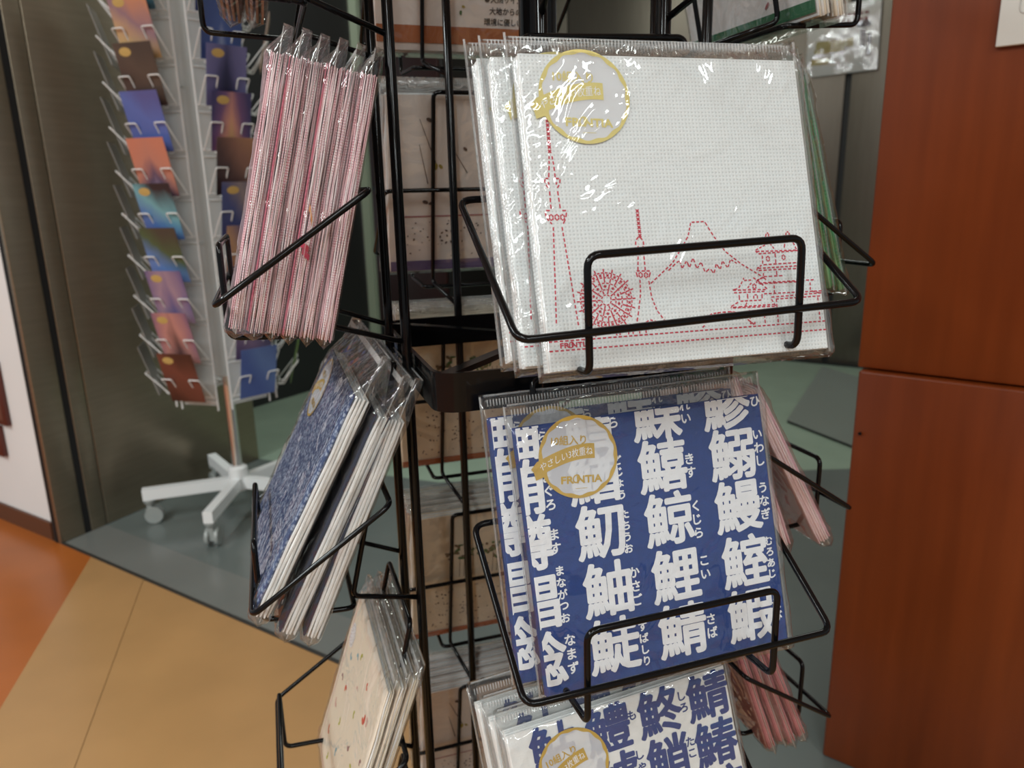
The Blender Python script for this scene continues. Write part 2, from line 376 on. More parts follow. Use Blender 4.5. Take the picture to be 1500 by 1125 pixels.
# laminated notice on the steel wall
e = empty('notice_card', bk @ Matrix.Translation((xo + 0.205, -0.012, 1.215)) @ Matrix.Rotation(R(-1.5), 4, 'Y'))
CARD = flat('notice_paper', (0.62, 0.61, 0.58), 0.5)
bevel_box('card', (0, 0, 0), (0.275, 0.006, 0.265), 0.001, CARD, e, 1)
mb = MB(); mb.box((0.03, -0.0006, 0.085), (0.15, -0.0002, 0.105)); mb.box((0.035, -0.0006, 0.10), (0.18, -0.0002, 0.135)); mb.box((0.02, -0.0006, 0.045), (0.09, -0.0002, 0.07))
mb.build('gold_ribbon', flat('dull_gold', srgb(150, 136, 66), 0.6), e)
mb = MB()
for k in range(2):
    for j in range(9): mb.box((0.04 + j * 0.022, -0.0006, 0.215 - k * 0.022), (0.055 + j * 0.022, -0.0002, 0.225 - k * 0.022))
mb.build('printed_lines', flat('red_brown_ink', srgb(120, 56, 60), 0.6), e)
mb = MB(); mb.lathe([(0.0, 0), (0.024, 0.004), (0.03, 0.012), (0.02, 0.026), (0, 0.03)], 14); mb.v = [Vector((0.215 + p.x, -0.0004 - abs(p.y) * 0.02, 0.165 + p.z)) for p in mb.v]
mb.box((0.205, -0.0008, 0.09), (0.225, -0.0003, 0.16)); mb.box((0.23, -0.0008, 0.06), (0.245, -0.0003, 0.14))
mb.build('printed_emblem', flat('grey_ink', srgb(92, 84, 88), 0.6), e)
mb = MB(); nn = 14
v = [(0.275 * i / nn, -0.003 - 0.004 * noise.noise(Vector((i * 0.45, j * 0.35, 3.1))), 0.265 * j / nn) for j in range(nn + 1) for i in range(nn + 1)]
mb.add(v, [(j * (nn + 1) + i, j * (nn + 1) + i + 1, (j + 1) * (nn + 1) + i + 1, (j + 1) * (nn + 1) + i) for j in range(nn) for i in range(nn)])
mb.build('clear_sleeve', film_mat('glossy_sleeve', 1.6, 0.0, 0.12), e, smooth=True)
tag(e, 'glossy laminated notice with gold ribbon print on the grey steel wall', 'notice')
# dark maroon cabinet seen through the rack, with a small pale plate
e = empty('dark_cabinet', bk @ Matrix.Translation((xo - 2.02, -0.46, 0)))
MAR = flat('dark_maroon_laminate', srgb(48, 20, 18), 0.35, 0, 0.4, 0.1, 6)
bevel_box('cabinet_body', (0, 0.02, 0.06), (0.62, 0.45, 1.7), 0.004, flat('black_cabinet', (0.012, 0.01, 0.01), 0.4), e)
for (a, b, z0, z1) in ((0.01, 0.305, 0.08, 0.80), (0.315, 0.61, 0.08, 0.80), (0.01, 0.305, 0.82, 1.69), (0.315, 0.61, 0.82, 1.69)):
    dr = bevel_box('door', (a, 0, z0), (b, 0.019, z1), 0.003, MAR, e)
    bevel_box('handle', ((b if a < 0.2 else a) - 0.012, -0.014, (z0 + z1) / 2 - 0.05), ((b if a < 0.2 else a) + 0.012 - 0.006, 0, (z0 + z1) / 2 + 0.05), 0.003, BLACK, dr)
bevel_box('plinth', (0.02, 0.04, 0), (0.60, 0.44, 0.06), 0.002, BLACK, e)
bevel_box('name_plate', (0.20, -0.004, 1.305), (0.29, 0.0, 1.355), 0.002, flat('pale_plate', (0.55, 0.58, 0.52), 0.5), e)
tag(e, 'dark maroon cabinet behind the black wire rack', 'cabinet')
M, L = wall_frame('trim_2', (-0.628, 3.318), (-0.50, 3.30), TOPZ)
tag(wall_box('trim_2', M, (0, 0, 0), (0.032, 0.05, TOPZ), flat('pale_green_frame', srgb(150, 160, 140), 0.5)), kind='structure')
# studded mat by the steel wall
matc = [Vector((0.93, 2.43, 0)), Vector((1.05, 2.11, 0)), Vector((1.62, 2.42, 0)), Vector((1.36, 3.20, 0))]
e = empty('floor_mat')
MATG = flat('dark_grey_rubber', srgb(38, 40, 37), 0.8, 0, 0.2)
me = poly_prism('mat_base', [(p.x, p.y) for p in matc][::1], 0.0, 0.008, MATG, e)
mb = MB(); nu, nv = 46, 60
for i in range(nu):
    for j in range(nv):
        a, b = (i + 0.5) / nu, (j + 0.5) / nv
        p = (matc[1].lerp(matc[2], a)).lerp(matc[0].lerp(matc[3], a), b)
        r_ = 0.0050
        mb.add([(p.x - r_, p.y - r_, 0.008), (p.x + r_, p.y - r_, 0.008), (p.x + r_, p.y + r_, 0.008), (p.x - r_, p.y + r_, 0.008), (p.x, p.y, 0.0125)], [(0, 1, 4), (1, 2, 4), (2, 3, 4), (3, 0, 4)])
tag(mb.build('studs', flat('grey_rubber_studs', srgb(120, 126, 118), 0.7), e), kind='stuff')
tag(e, 'dark grey studded floor mat in front of the steel wall', 'mat')

# orange-brown wood panelling close on the right
E0 = Vector((0.4342, 0.90, 0)); dw = Vector((math.sin(R(51)), -math.cos(R(51)), 0))
Mw, _ = wall_frame('wall_right', (E0.x, E0.y), (E0.x + dw.x, E0.y + dw.y), TOPZ)
WOOD = streaked('orange_brown_wood', (srgb(108, 47, 15), srgb(124, 56, 20)), 5, (9, 9, 0.7), 0.33, 0, 0.45)
wr2 = tag(wall_box('wall_right', Mw, (0.0, 0.02, 0), (0.75, 0.12, 1.5), flat('panel_core', srgb(70, 30, 14), 0.6)), kind='structure')
bevel_box('wood_panel', (-0.007, 0.0, 0.5600), (0.75, 0.0195, 1.5), 0.0015, WOOD, wr2)
bevel_box('wood_panel', (-0.003, -0.010, 0.0), (0.75, 0.0195, 0.5580), 0.003, WOOD, wr2)
MB().lathe([(0.0022, 0), (0.0022, 0.0012), (0.0012, 0.002)], 10).build('screw', BLACK, wr2, (0.006, -0.012, 0.479)).rotation_euler = (R(90), 0, 0)
e = empty('sign_plate', Mw @ Matrix.Translation((0.0975, -0.007, 0.9131)))
SIGN = flat('white_sign_plastic', (0.70, 0.70, 0.66), 0.45)
bevel_box('plate', (0, 0, 0), (0.16, 0.0065, 0.13), 0.0012, SIGN, e)
mb = MB(); mb.tube([(0.0175, -0.0003, 0.029), (0.142, -0.0003, 0.029), (0.142, -0.0003, 0.112), (0.0175, -0.0003, 0.112)], 0.0007, 6, True, 0, 0.006)
mb.build('raised_border', flat('grey_border', (0.5, 0.5, 0.48), 0.5), e)
tag(e, 'white plate with a rounded raised border on the wood panel', 'sign')
# ceiling over everything, so that glossy things have something to reflect
cl = link('ceiling', mesh('ceiling', [(-4, -5, TOPZ), (4, -5, TOPZ), (4, 5.5, TOPZ), (-4, 5.5, TOPZ)], [(0, 3, 2, 1)]), flat('ceiling_board', (0.85, 0.85, 0.83), 0.8))
tag(cl, kind='structure')

# ------------------------------------------------------------------ the black wire rack
YAW = 0.3079
CT = Vector((0.022, 0.5305, 0))
RACK = Matrix.Translation(CT) @ Matrix.Rotation(YAW, 4, 'Z')
RP, RBK, H, PW, Z0, DZ, HW, HR = 0.21, 0.127, 0.1036, 0.0356, 0.7264, 0.1786, 0.087, 0.0536
WR = 0.0018
rack = empty('display_rack', RACK)
tag(rack, 'black wire revolving rack holding bagged paper napkins', 'rack')
mb = MB(); mb.lathe([(0.0125, 0.04), (0.0125, 1.30)], 20)
smooth_sharp(mb.build('centre_pole', BLACK, rack))
for k in range(4):
    a = k * math.pi / 2
    for s in (-1, 1):
        p = Matrix.Rotation(a, 3, 'Z') @ Vector((s * PW, -H, 0))
        MB().tube([(p.x, p.y, 0.10), (p.x, p.y, 1.27)], 0.0033, 10).build('post', BLACK, rack, smooth=True)
def band(z0, z1, hs, cr, name):
    out = []; 
    for q in range(4):
        cx, cy = [(1, 1), (-1, 1), (-1, -1), (1, -1)][q]
        for k in range(7):
            a = q * math.pi / 2 + k / 6 * math.pi / 2
            out.append(((hs - cr) * cx + cr * math.cos(a), (hs - cr) * cy + cr * math.sin(a)))
    n = len(out); mb = MB(); t = 0.0025
    inn = [(x * (1 - t / hs), y * (1 - t / hs)) for x, y in out]
    v = [(x, y, z0) for x, y in out] + [(x, y, z1) for x, y in out] + [(x, y, z0) for x, y in inn] + [(x, y, z1) for x, y in inn]
    f = []
    for i in range(n):
        j = (i + 1) % n
        f += [(i, j, n + j, n + i), (2 * n + j, 2 * n + i, 3 * n + i, 3 * n + j), (n + i, n + j, 3 * n + j, 3 * n + i), (j, i, 2 * n + i, 2 * n + j)]
    mb.add(v, f); return smooth_sharp(mb.build(name, BLACK, rack))
for (z0, z1) in ((0.659, 0.682), (0.10, 0.123), (1.247, 1.27)):
    band(z0, z1, 0.0995, 0.014, 'square_band')
    for s in (-1, 1):
        M = Matrix.Rotation(s * math.pi / 4, 4, 'Z')
        MB().box((-0.128, -0.004, z1 - 0.0045), (0.128, 0.004, z1 - 0.001), 0, M).build('cross_brace', BLACK, rack)
for k in range(4):
    M = Matrix.Rotation(k * math.pi / 2 + math.pi / 4, 4, 'Z')
    lg = MB().box((0.0, -0.014, 0.045), (0.26, 0.014, 0.07), 0, M).build('leg', BLACK, rack)
    p = M @ Vector((0.24, 0, 0))
    MB().lathe([(0.016, 0.0), (0.016, 0.03), (0.006, 0.032), (0.006, 0.046)], 12, 0, (p.x, p.y, 0)).build('foot', BLACK, lg)
# one pocket in the frame of its side: x along the side, -y outwards, z from the front rail
zb, RBZ, RT = 0.056, 0.0226, 0.0286
m_rail = MB().tube([(-HW, -RP, 0), (HW, -RP, 0), (HW, -RBK, zb), (-HW, -RBK, zb)], WR, 8, True, 0, 0.007)
me_rail = mesh('wire_pocket', m_rail.v, m_rail.f); me_rail.materials.append(BLACK)
yo = -RP + 2 * WR
m_ret = MB().tube([(-HR, -0.150, -RBZ - 0.003), (-HR, yo, -RBZ), (-HR, yo, RT), (HR, yo, RT), (HR, yo, -RBZ), (HR, -0.150, -RBZ - 0.003)], WR, 8, True, 0, 0.006)
me_ret = mesh('retainer', m_ret.v, m_ret.f); me_ret.materials.append(BLACK)
xb = 0.046
m_sup = MB()
m_sup.tube([(-PW, -H, -0.037), (-xb, -0.150, -0.0215), (-xb, -0.1135, 0.130), (xb, -0.1135, 0.130), (xb, -0.150, -0.0215), (PW, -H, -0.037)], WR, 8, False, 0, 0.005)
me_sup = mesh('back_rest', m_sup.v, m_sup.f); me_sup.materials.append(BLACK)
for me in (me_rail, me_ret, me_sup):
    for p in me.polygons: p.use_smooth = True
TWEAK = {(3, 1): (0, 0.007), (1, 1): (0, 0.005), (0, 0): (1.7, -0.0035), (0, -1): (0.7, -0.001)}
for k in range(4):                      # 0 front, 1 right, 2 back, 3 left
    for tier in (1, 0, -1, -2, -3):
        roll, sh = TWEAK.get((k, tier), (0, 0))
        M = Matrix.Rotation(k * math.pi / 2, 4, 'Z') @ Matrix.Translation((0, 0, Z0 + DZ * tier + sh)) @ Matrix.Rotation(R(-roll), 4, 'Y')
        pk = bpy.data.objects.new('wire_pocket', me_rail); COL.objects.link(pk); pk.parent = rack; pk.matrix_local = M
        for nm, me in (('retainer', me_ret), ('back_rest', me_sup)):
            c = bpy.data.objects.new(nm, me); COL.objects.link(c); c.parent = pk; c.location = (0, 0, -sh)

# ------------------------------------------------------------------ napkin packs
S = 0.135
def stack_mesh(t, N, seed, mats, wave=0.0005, S=S, gap=0.92, dx=0.0008):
    """N folded napkins on one another; layer 0 is the printed front one (y = 0)"""
    rnd = random.Random(seed); mb = MB(); nz = 12; h = t / N
    for k in range(N):
        hx0 = S / 2 - rnd.random() * dx; z0 = rnd.random() * dx; z1 = S - rnd.random() * dx * 1.3
        yc = (k + 0.5) * h; hy = h * gap / 2; e = min(hy * 0.8, 0.0009)
        ph = rnd.random() * 6; ring = []
        for j in range(nz + 1):
            u = j / nz
            zz = z0 + (z1 - z0) * u
            w = wave * math.sin(u * 9 + ph) + wave * 0.7 * math.sin(u * 23 + ph * 2)
            hx = hx0 + (0 if k == 0 and wave < 0.0002 else w); sc = 0.55 if j in (0, nz) else 1.0
            yy = yc + (w * 0.35 if 0 < k < N - 1 else 0)
            a = hy * sc
            ring.append([(-hx + e, yy - a, zz), (hx - e, yy - a, zz), (hx, yy - a * 0.45, zz), (hx, yy + a * 0.45, zz), (hx - e, yy + a, zz), (-hx + e, yy + a, zz), (-hx, yy + a * 0.45, zz), (-hx, yy - a * 0.45, zz)])
        v = [p for r in ring for p in r]; f = []
        for j in range(nz):
            for i in range(8): f.append((j * 8 + i, j * 8 + (i + 1) % 8, (j + 1) * 8 + (i + 1) % 8, (j + 1) * 8 + i))
        f += [tuple(range(8))[::-1], tuple(nz * 8 + i for i in range(8))]
        mb.add(v, f, mats[k % len(mats)] if k else 0)
    return mesh('napkins', mb.v, mb.f, mb.mi)
def bag_mesh(t, seed, nx=44, nz=50, amp=1.0, S=S, top=0.0115, side=0.0035):
    Wd = S / 2 + side; zlo, zhi = -0.0035, S + top; th = t + 0.0016; yb0 = t + 0.0006
    def ramp(e): e = max(0, min(1, e)); return math.sqrt(e * (2 - e))
    def co(i, j, front):
        u = i / nx; v = j / nz
        # denser towards the edges
        x = -Wd + 2 * Wd * (u + 0.09 * math.sin(2 * math.pi * u) * -0.9 / 1.0)
        z = zlo + (zhi - zlo) * v
        px = ramp((Wd - abs(x)) / (side * 1.15)); pzb = ramp((z - zlo) / 0.005); tz = (zhi - z) / (top + 0.002)
        pzt = max(0, min(1, tz)) ** 0.9
        p = px * min(pzb, 1)
        yf = yb0 - th / 2 - th / 2 * p; yb = yb0 - th / 2 + th / 2 * p
        yf = yb + (yf - yb) * pzt
        if i in (0, nx) or j in (0, nz): return x, (yf + yb) / 2, z
        q = Vector((x * 30 + seed * 7.3, z * 30 + seed * 3.1, 0 if front else 9))
        edge = max(0, 1 - min((Wd - abs(x)) / 0.018, 1)); topb = max(0, 1 - abs(z - (S + 0.001)) / 0.02); bot = max(0, 1 - (z - zlo) / 0.02)
        a = 0.00022 + 0.0010 * edge + 0.0017 * topb + 0.0008 * bot
        q2 = Vector((q.x * 0.7 + q.y * 0.55, q.y * 0.7 - q.x * 0.5, q.z))
        r = (1 - abs(noise.noise(q))) ** 5 * 0.7 + (1 - abs(noise.noise(q2 * 1.9))) ** 6 * 0.6 + 0.25 * noise.noise(q * 0.6)
        d = amp * a * max(0, r)
        low = 0.0016 * max(0, noise.noise(Vector((x * 21 + seed * 4.7, z * 15 + seed * 2.2, 4.4)))) * px * pzb * pzt * (1 - topb)
        if front: d += low
        return x, (yf - d) if front else (yb + d * 0.35), z
    verts = []; idx = {}
    for front in (True, False):
        for j in range(nz + 1):
            for i in range(nx + 1):
                b = i in (0, nx) or j in (0, nz)
                if not front and b: idx[(front, i, j)] = idx[(True, i, j)]; continue
                idx[(front, i, j)] = len(verts); verts.append(co(i, j, front))
    f = []
    for front in (True, False):
        for j in range(nz):
            for i in range(nx):
                q = (idx[(front, i, j)], idx[(front, i + 1, j)], idx[(front, i + 1, j + 1)], idx[(front, i, j + 1)])
                f.append(q if front else q[::-1])
    return mesh('bag', verts, f)
def crimp_mesh(t, seed, S=S, top=0.0115):
    """the row of little pressed ribs in the sealed header of the bag"""
    mb = MB(); n = 84; zc = S + top - 0.0062
    for k in range(n):
        x = -S / 2 + S * (k + 0.5) / n
        mb.box((x - 0.0003, t * 0.62 - 0.0012, zc), (x + 0.0003, t * 0.62 - 0.0008, zc + 0.0034))
    for sg in (-1, 1):
        x = sg * (S / 2 + 0.0029)
        mb.box((x - 0.0005, t / 2 - 0.0002, -0.001), (x + 0.0005, t / 2 + 0.0002, S + top - 0.001))
    mb.box((-S / 2, t * 0.95, S + top - 0.0012), (S / 2, t * 0.95 + 0.0004, S + top - 0.0004))
    return mesh('crimp_ribs', mb.v, mb.f)
CRIMP = see_through('pressed_film', (0.85, 0.87, 0.87), 0.24, 0.15)

def seal_mesh(gold_i=1):
    """round seal: translucent disc (0), gold ring, ribbon and lettering (1), white lettering on the ribbon (2)"""
    mb = MB(); r = 0.0205; n = 48; y = 0.0
    mb.add([(0, y, 0)] + [(r * math.cos(2 * math.pi * k / n), y, r * math.sin(2 * math.pi * k / n)) for k in range(n)], [(0, (k + 1) % n + 1, k + 1) for k in range(n)], 0)
    a1, b1 = [], []
    for k in range(n * 2):
        a = 2 * math.pi * k / (n * 2); ri = r - 0.0017 - 0.0004 * math.cos(a * 14)
        a1.append((r * math.cos(a), y - 0.00004, r * math.sin(a))); b1.append((ri * math.cos(a), y - 0.00004, ri * math.sin(a)))
    m = n * 2
    mb.add(a1 + b1, [(k, (k + 1) % m, m + (k + 1) % m, m + k) for k in range(m)], 1)
    # ribbon: a curved band from beyond the left rim to the right third, with a folded forked tail
    up_, lo_ = [], []
    for k in range(17):
        u = k / 16; x = -0.0215 + 0.0300 * u; zc = -0.0052 + 0.0078 * math.sin(u * 1.75)
        up_.append((x, y - 0.00008, zc + 0.0037)); lo_.append((x, y - 0.00008, zc - 0.0037))
    mb.add(up_ + lo_, [(k, 17 + k, 18 + k, k + 1) for k in range(16)], 1)
    mb.add([(-0.0215, y - 0.00006, -0.0015), (-0.0245, y - 0.00006, -0.0050), (-0.0232, y - 0.00006, -0.0066), (-0.0222, y - 0.00006, -0.0105), (-0.0165, y - 0.00006, -0.0085), (-0.0165, y - 0.00006, -0.004)], [(0, 1, 2, 3, 4, 5)], 1)
    glyphs(mb, '10組入り', -0.0048, 0.0083, 0.0050, y - 0.0001, 0.00010, 0, 1, 1)
    s = 'やさしい3枚重ね'; v, f = TXT[s]; x0 = min(p[0] for p in v); x1 = max(p[0] for p in v); sc = 0.0275 / (x1 - x0)
    pts = []
    for p in v:
        X = -0.0200 + (p[0] - x0) * sc; u = (X + 0.0215) / 0.03
        pts.append((X, y - 0.00014, -0.0052 + 0.0078 * math.sin(u * 1.75) + (p[1] - 0.38) * 0.0046))
    mb.add(pts, f, 2)
    glyphs(mb, 'FR', -0.0062, -0.0113, 0.0050, y - 0.0001, 0.0002, 0, 1.25, 1)
    glyphs(mb, 'O', -0.0015, -0.0109, 0.0062, y - 0.0001, 0.00005, 0.15, 0.85, 1)
    glyphs(mb, 'NTIA', 0.0053, -0.0113, 0.0050, y - 0.0001, 0.0002, 0, 1.15, 1)
    mb.box((-0.002, y - 0.0001, -0.0158), (0.004, y - 0.00006, -0.0156), 1)
    return mesh('seal_sticker', mb.v, mb.f, mb.mi)
ME_SEAL = seal_mesh()
for m in (SEALW, GOLD, WHITE_INK): ME_SEAL.materials.append(m)
ME_SEAL_PALE = ME_SEAL.copy(); ME_SEAL_PALE.materials[1] = GOLD_PALE

def kanji_mesh(cols, rows, furi, name, size=0.0283, bold=0.0007):
    mb = MB()
    for t, x in cols:
        for ch, z in zip(t, rows): glyphs(mb, ch, x / 1000, z / 1000, size, -0.00012, bold, 0.02, 0.98)
    for t, x, z in furi:
        n = len(t); h = 0.0062 if n < 4 else 0.0052; pit = h * 1.12
        for i, ch in enumerate(t): glyphs(mb, ch, x / 1000, z / 1000 + (n - 1) / 2 * pit - i * pit, h, -0.00012, 0.00018)
    return clip(mesh(name, mb.v, mb.f), S)
ME_KB = kanji_mesh(BLUE_COLS, BLUE_ROWS, FURI, 'character_print'); ME_KB.materials.append(WHITE_INK)
ME_KW = kanji_mesh(WB_COLS, WB_ROWS, WB_FURI, 'character_print'); ME_KW.materials.append(BLUE_INK)

LINES = [[(-57.7,91),(-58.1,87),(-58.9,81.2)],[(-56.5,91),(-56.1,86.6),(-56,81.1)],[(-60.7,81.2),(-58.7,81.2)],[(-56.3,81.1),(-53.9,81.1)],[(-60.7,81.2),(-60.6,78.9),(-59.1,76.8)],[(-53.9,81.1),(-54.4,78.7),(-55.8,76.7)],[(-59.4,80),(-58.9,78.3)],[(-55.5,79.9),(-56,78.2)],[(-59.1,76.2),(-59.3,67.9)],[(-55.6,76.2),(-55.2,68)],[(-62,67.7),(-59.4,67.6)],[(-54.9,67.5),(-52.3,67.4)],[(-62,67.4),(-61.7,64.5),(-59.3,61.6)],[(-52.6,67.1),(-53.2,64.2),(-54.9,61.4)],[(-59.1,61),(-62.2,20)],[(-55.3,60.9),(-52.6,18.6)],[(-22.7,53.6),(-23,51.3)],[(-19.3,53.5),(-19.2,51.1)],[(-21,55.3),(-22.7,53.6)],[(-21,55.3),(-19.3,53.5)],[(-21.8,51.5),(-23.2,40.4)],[(-19.6,51.5),(-19.8,40.2)],[(-24.2,40.5),(-17.3,40.1)],[(-24.2,40.5),(-23.6,37.2)],[(-17.3,40.1),(-18.6,36.9)],[(-22.7,36.9),(-23.1,30.7),(-24.8,23.6),(-27,15.7)],[(-18.7,36.3),(-18.2,28.9),(-16.4,23),(-11.2,15.4)],[(-22.9,17.6),(-20.3,19.2),(-16.6,18)],[(-18.2,34.5),(-6.7,43),(-0.9,50.2),(2.3,54.6),(4.3,60.6),(11,60.7),(14.6,54.1),(19.5,47.1),(26.6,41.2),(36.3,35.1),(38.9,33.1)],[(-9.3,39.6),(-5,42.9),(-3,44),(-2.4,40.4),(0.3,43.8),(1.2,40.5),(3.4,44.9),(4.8,40),(7.1,42.9),(8.6,38.2),(11.1,39.9),(12.8,37.4),(14.4,41.9),(16.1,39),(17.6,42.9),(19.9,39.7),(21.7,43.3),(24.9,41.3)],[(-66.8,12.9),(67,12.9)],[(-66.8,9.0),(67,9.0)],[(27.2,35.1),(27,33.7),(31.2,33.6)],[(26.6,33.5),(24,30.2),(20.7,29.6),(38.1,29)],[(21.2,28.4),(37.3,28.2)],[(31,32.6),(28.4,29.9)],[(31.7,34.9),(35.3,32.3),(38.7,28.9)],[(24,27.9),(23.9,24.5)],[(35.6,27.7),(35.2,24.6)],[(28.2,28.2),(28.1,24.8)],[(23.9,24.5),(35.2,24.4)],[(31,24.9),(31.3,26.9),(33.2,26.9),(32.9,24.8)],[(23.5,24.3),(19.1,22.3),(19.7,21.8),(41.7,21.2)],[(19.7,22),(25.5,22.1),(41.8,22.1)],[(27.7,24.2),(26,21.5)],[(28.2,20.8),(28.2,13.5)],[(35.5,20.8),(35.5,13.5)],[(40.6,52.4),(41.2,54.5),(42.5,54.4),(42.2,52.4)],[(41,50.4),(40.2,49.2),(34.6,46.9),(35.7,45.4)],[(34.8,46.3),(55.9,46.1)],[(35.7,45.2),(59.3,46)],[(42.3,50),(44.5,47)],[(37.9,44.7),(37.6,40.3)],[(44.6,45.5),(44.3,40.2)],[(37.3,40.2),(34.1,38.5),(34.7,37.7),(57.4,37.7)],[(37.6,40.2),(57.8,40.4)],[(34.8,38.7),(57.6,38.9)],[(37.5,36.8),(37.2,34.8)],[(44.2,37.6),(44.2,34.7)],[(36.9,34.8),(47.5,34.8)],[(36.9,34.6),(33,32.8),(33.9,32.1),(63.5,32.1)],[(33.4,33.3),(37.5,34.5)],[(34.5,31.7),(54.5,31.7)],[(42.3,33.1),(41.9,26.7)],[(36.2,27.1),(66.9,26.8)],[(39.6,25.4),(66.7,25.9)],[(39.8,24.8),(42,20.9)],[(41.8,24.4),(65.8,24.5)],[(42.5,24.9),(42.1,13.5)],[(61,31.3),(60.7,27.2),(66,25.7)],[(64.1,24.3),(64,13.3)],[(51,52.6),(51.6,54.6),(53,54.6),(53,52.5)],[(51,52.4),(49.5,47)],[(54.4,50),(56,46.2)],[(4,13.9),(5.7,15.2),(6.4,18.5)],[(6.4,18.5),(10,19.9),(14.4,20.2),(19.5,20.2),(25,18.7)],[(6.6,17.4),(14.2,18.6),(22.5,18.9)],[(24.7,18.0),(30.1,13.5),(30.4,15.2)],[(9.4,19.9),(9.5,18.2)],[(12.6,20.7),(12.5,18.7)],[(16,20.7),(16,18.8)],[(19.5,20.6),(19.3,18.7)],[(22.6,19.8),(22.4,18.5)]]
CROSS = [(-56.9 - 0.05 * i, 105.7 - 1.86 * i) for i in range(8)] + [(-20.5, 66.3 - 1.78 * i) for i in range(7)]
CIRC = [(-59.6, 64.7, 1.06), (-57.1, 64.7, 1.06), (-54.6, 64.6, 1.06), (-22.2, 38.6, 0.99), (-19.7, 38.4, 0.99), (32.1, 30.7, 0.99), (40.6, 42.8, 0.99), (48.7, 43.1, 0.99)]
def stitch_mesh():
    mb = MB(); y = -0.00012; hw = 0.30
    def seg(a, b, w=hw):
        d = Vector((b[0] - a[0], b[1] - a[1])); 
        if d.length < 1e-6: return
        d.normalize(); n = Vector((-d.y, d.x)) * w
        mb.add([((a[0] + n.x) / 1e3, y, (a[1] + n.y) / 1e3), ((b[0] + n.x) / 1e3, y, (b[1] + n.y) / 1e3), ((b[0] - n.x) / 1e3, y, (b[1] - n.y) / 1e3), ((a[0] - n.x) / 1e3, y, (a[1] - n.y) / 1e3)], [(0, 1, 2, 3)])
    def dashed(P, on=1.55, gap=0.85):
        for a, b in zip(P, P[1:]):
            a = Vector(a); b = Vector(b); L = (b - a).length; n = max(1, round(L / (on + gap))); p = L / n; d = (b - a) / L
            for k in range(n): seg(a + d * (k * p + p * 0.18), a + d * (k * p + p * 0.82))
    for P in LINES: dashed(P)
    for x, z in CROSS: seg((x - 0.65, z - 0.65), (x + 0.65, z + 0.65)); seg((x - 0.65, z + 0.65), (x + 0.65, z - 0.65))
    for x, z, r in CIRC:
        for k in range(6):
            a, b = 2 * math.pi * k / 6, 2 * math.pi * (k + 0.8) / 6
            seg((x + r * math.cos(a) * 0.85, z + r * math.sin(a) * 1.15), (x + r * math.cos(b) * 0.85, z + r * math.sin(b) * 1.15))
    cx, cz = -39.0, 28.8
    for rr, n in ((11.6, 40), (9.5, 34), (7.2, 24), (4.4, 16), (2.2, 8)):
        for k in range(n):
            a, b = 2 * math.pi * k / n, 2 * math.pi * (k + 0.66) / n
            seg((cx + rr * math.cos(a), cz + rr * math.sin(a)), (cx + rr * math.cos(b), cz + rr * math.sin(b)), 0.26)
    for k in range(20):
        a = 2 * math.pi * k / 20; c, s = math.cos(a), math.sin(a)
        seg((cx + 11.9 * c, cz + 11.9 * s), (cx + 13.3 * c, cz + 13.3 * s)); seg((cx + 9.7 * c, cz + 9.7 * s), (cx + 11.4 * c, cz + 11.4 * s)); seg((cx + 7.5 * c, cz + 7.5 * s), (cx + 9.2 * c, cz + 9.2 * s))
        a2 = a + math.pi / 20; c2, s2 = math.cos(a2), math.sin(a2)
        px, pz = cx + 10.5 * c2, cz + 10.5 * s2
        for q in (1, -1): seg((px - 0.5 * (c2 + q * s2), pz - 0.5 * (s2 - q * c2)), (px + 0.5 * (c2 + q * s2), pz + 0.5 * (s2 - q * c2)), 0.26)
        if k % 2 == 0: seg((cx + 4.7 * c, cz + 4.7 * s), (cx + 6.9 * c, cz + 6.9 * s)); seg((cx + 2.6 * c, cz + 2.6 * s), (cx + 4.0 * c, cz + 4.0 * s))
        if k % 2: 
            px, pz = cx + 5.8 * c, cz + 5.8 * s; seg((px - 0.7 * s, pz + 0.7 * c), (px + 0.7 * s, pz - 0.7 * c)); seg((px - 0.6 * c, pz - 0.6 * s), (px + 0.6 * c, pz + 0.6 * s))
    for x in (-51.5, -49.5, -47, -45.5, -36, -34.5, -30.5, -28.5, -25.5, -22.5): seg((x, 13.6), (x, 15.2))
    for x in (-61, -57.5, -55.8): seg((x, 14.2), (x + 0.4, 16.0))
    glyphs(mb, 'FR', -0.0595, 0.0110, 0.0030, y, 0.00010, 0, 1.3); glyphs(mb, 'O', -0.0566, 0.0111, 0.0038, y, 0.00003, 0.15, 0.85); glyphs(mb, 'NTIA', -0.0524, 0.0110, 0.0030, y, 0.00010, 0, 1.2)
    return clip(mesh('stitch_print', mb.v, mb.f), S)
ME_STITCH = stitch_mesh(); ME_STITCH.materials.append(RED_INK)

def print_mesh(name, shapes, mats):
    """flat printed shapes on a plane: list of (polygon points in mm, material index, y)"""
    mb = MB()
    for pts, m, y in shapes: mb.add([(p[0] / 1e3, y, p[1] / 1e3) for p in pts], [tuple(range(len(pts)))], m)
    me = mesh(name, mb.v, mb.f, mb.mi)
    for m in mats: me.materials.append(m)
    return me
def blob(cx, cz, rx, rz, rot=0, n=8):
    return [(cx + rx * math.cos(a) * math.cos(rot) - rz * math.sin(a) * math.sin(rot), cz + rx * math.cos(a) * math.sin(rot) + rz * math.sin(a) * math.cos(rot)) for a in [2 * math.pi * k / n for k in range(n)]]
def rect(x0, x1, z0, z1): return [(x0, z0), (x1, z0), (x1, z1), (x0, z1)]
rnd = random.Random(5)
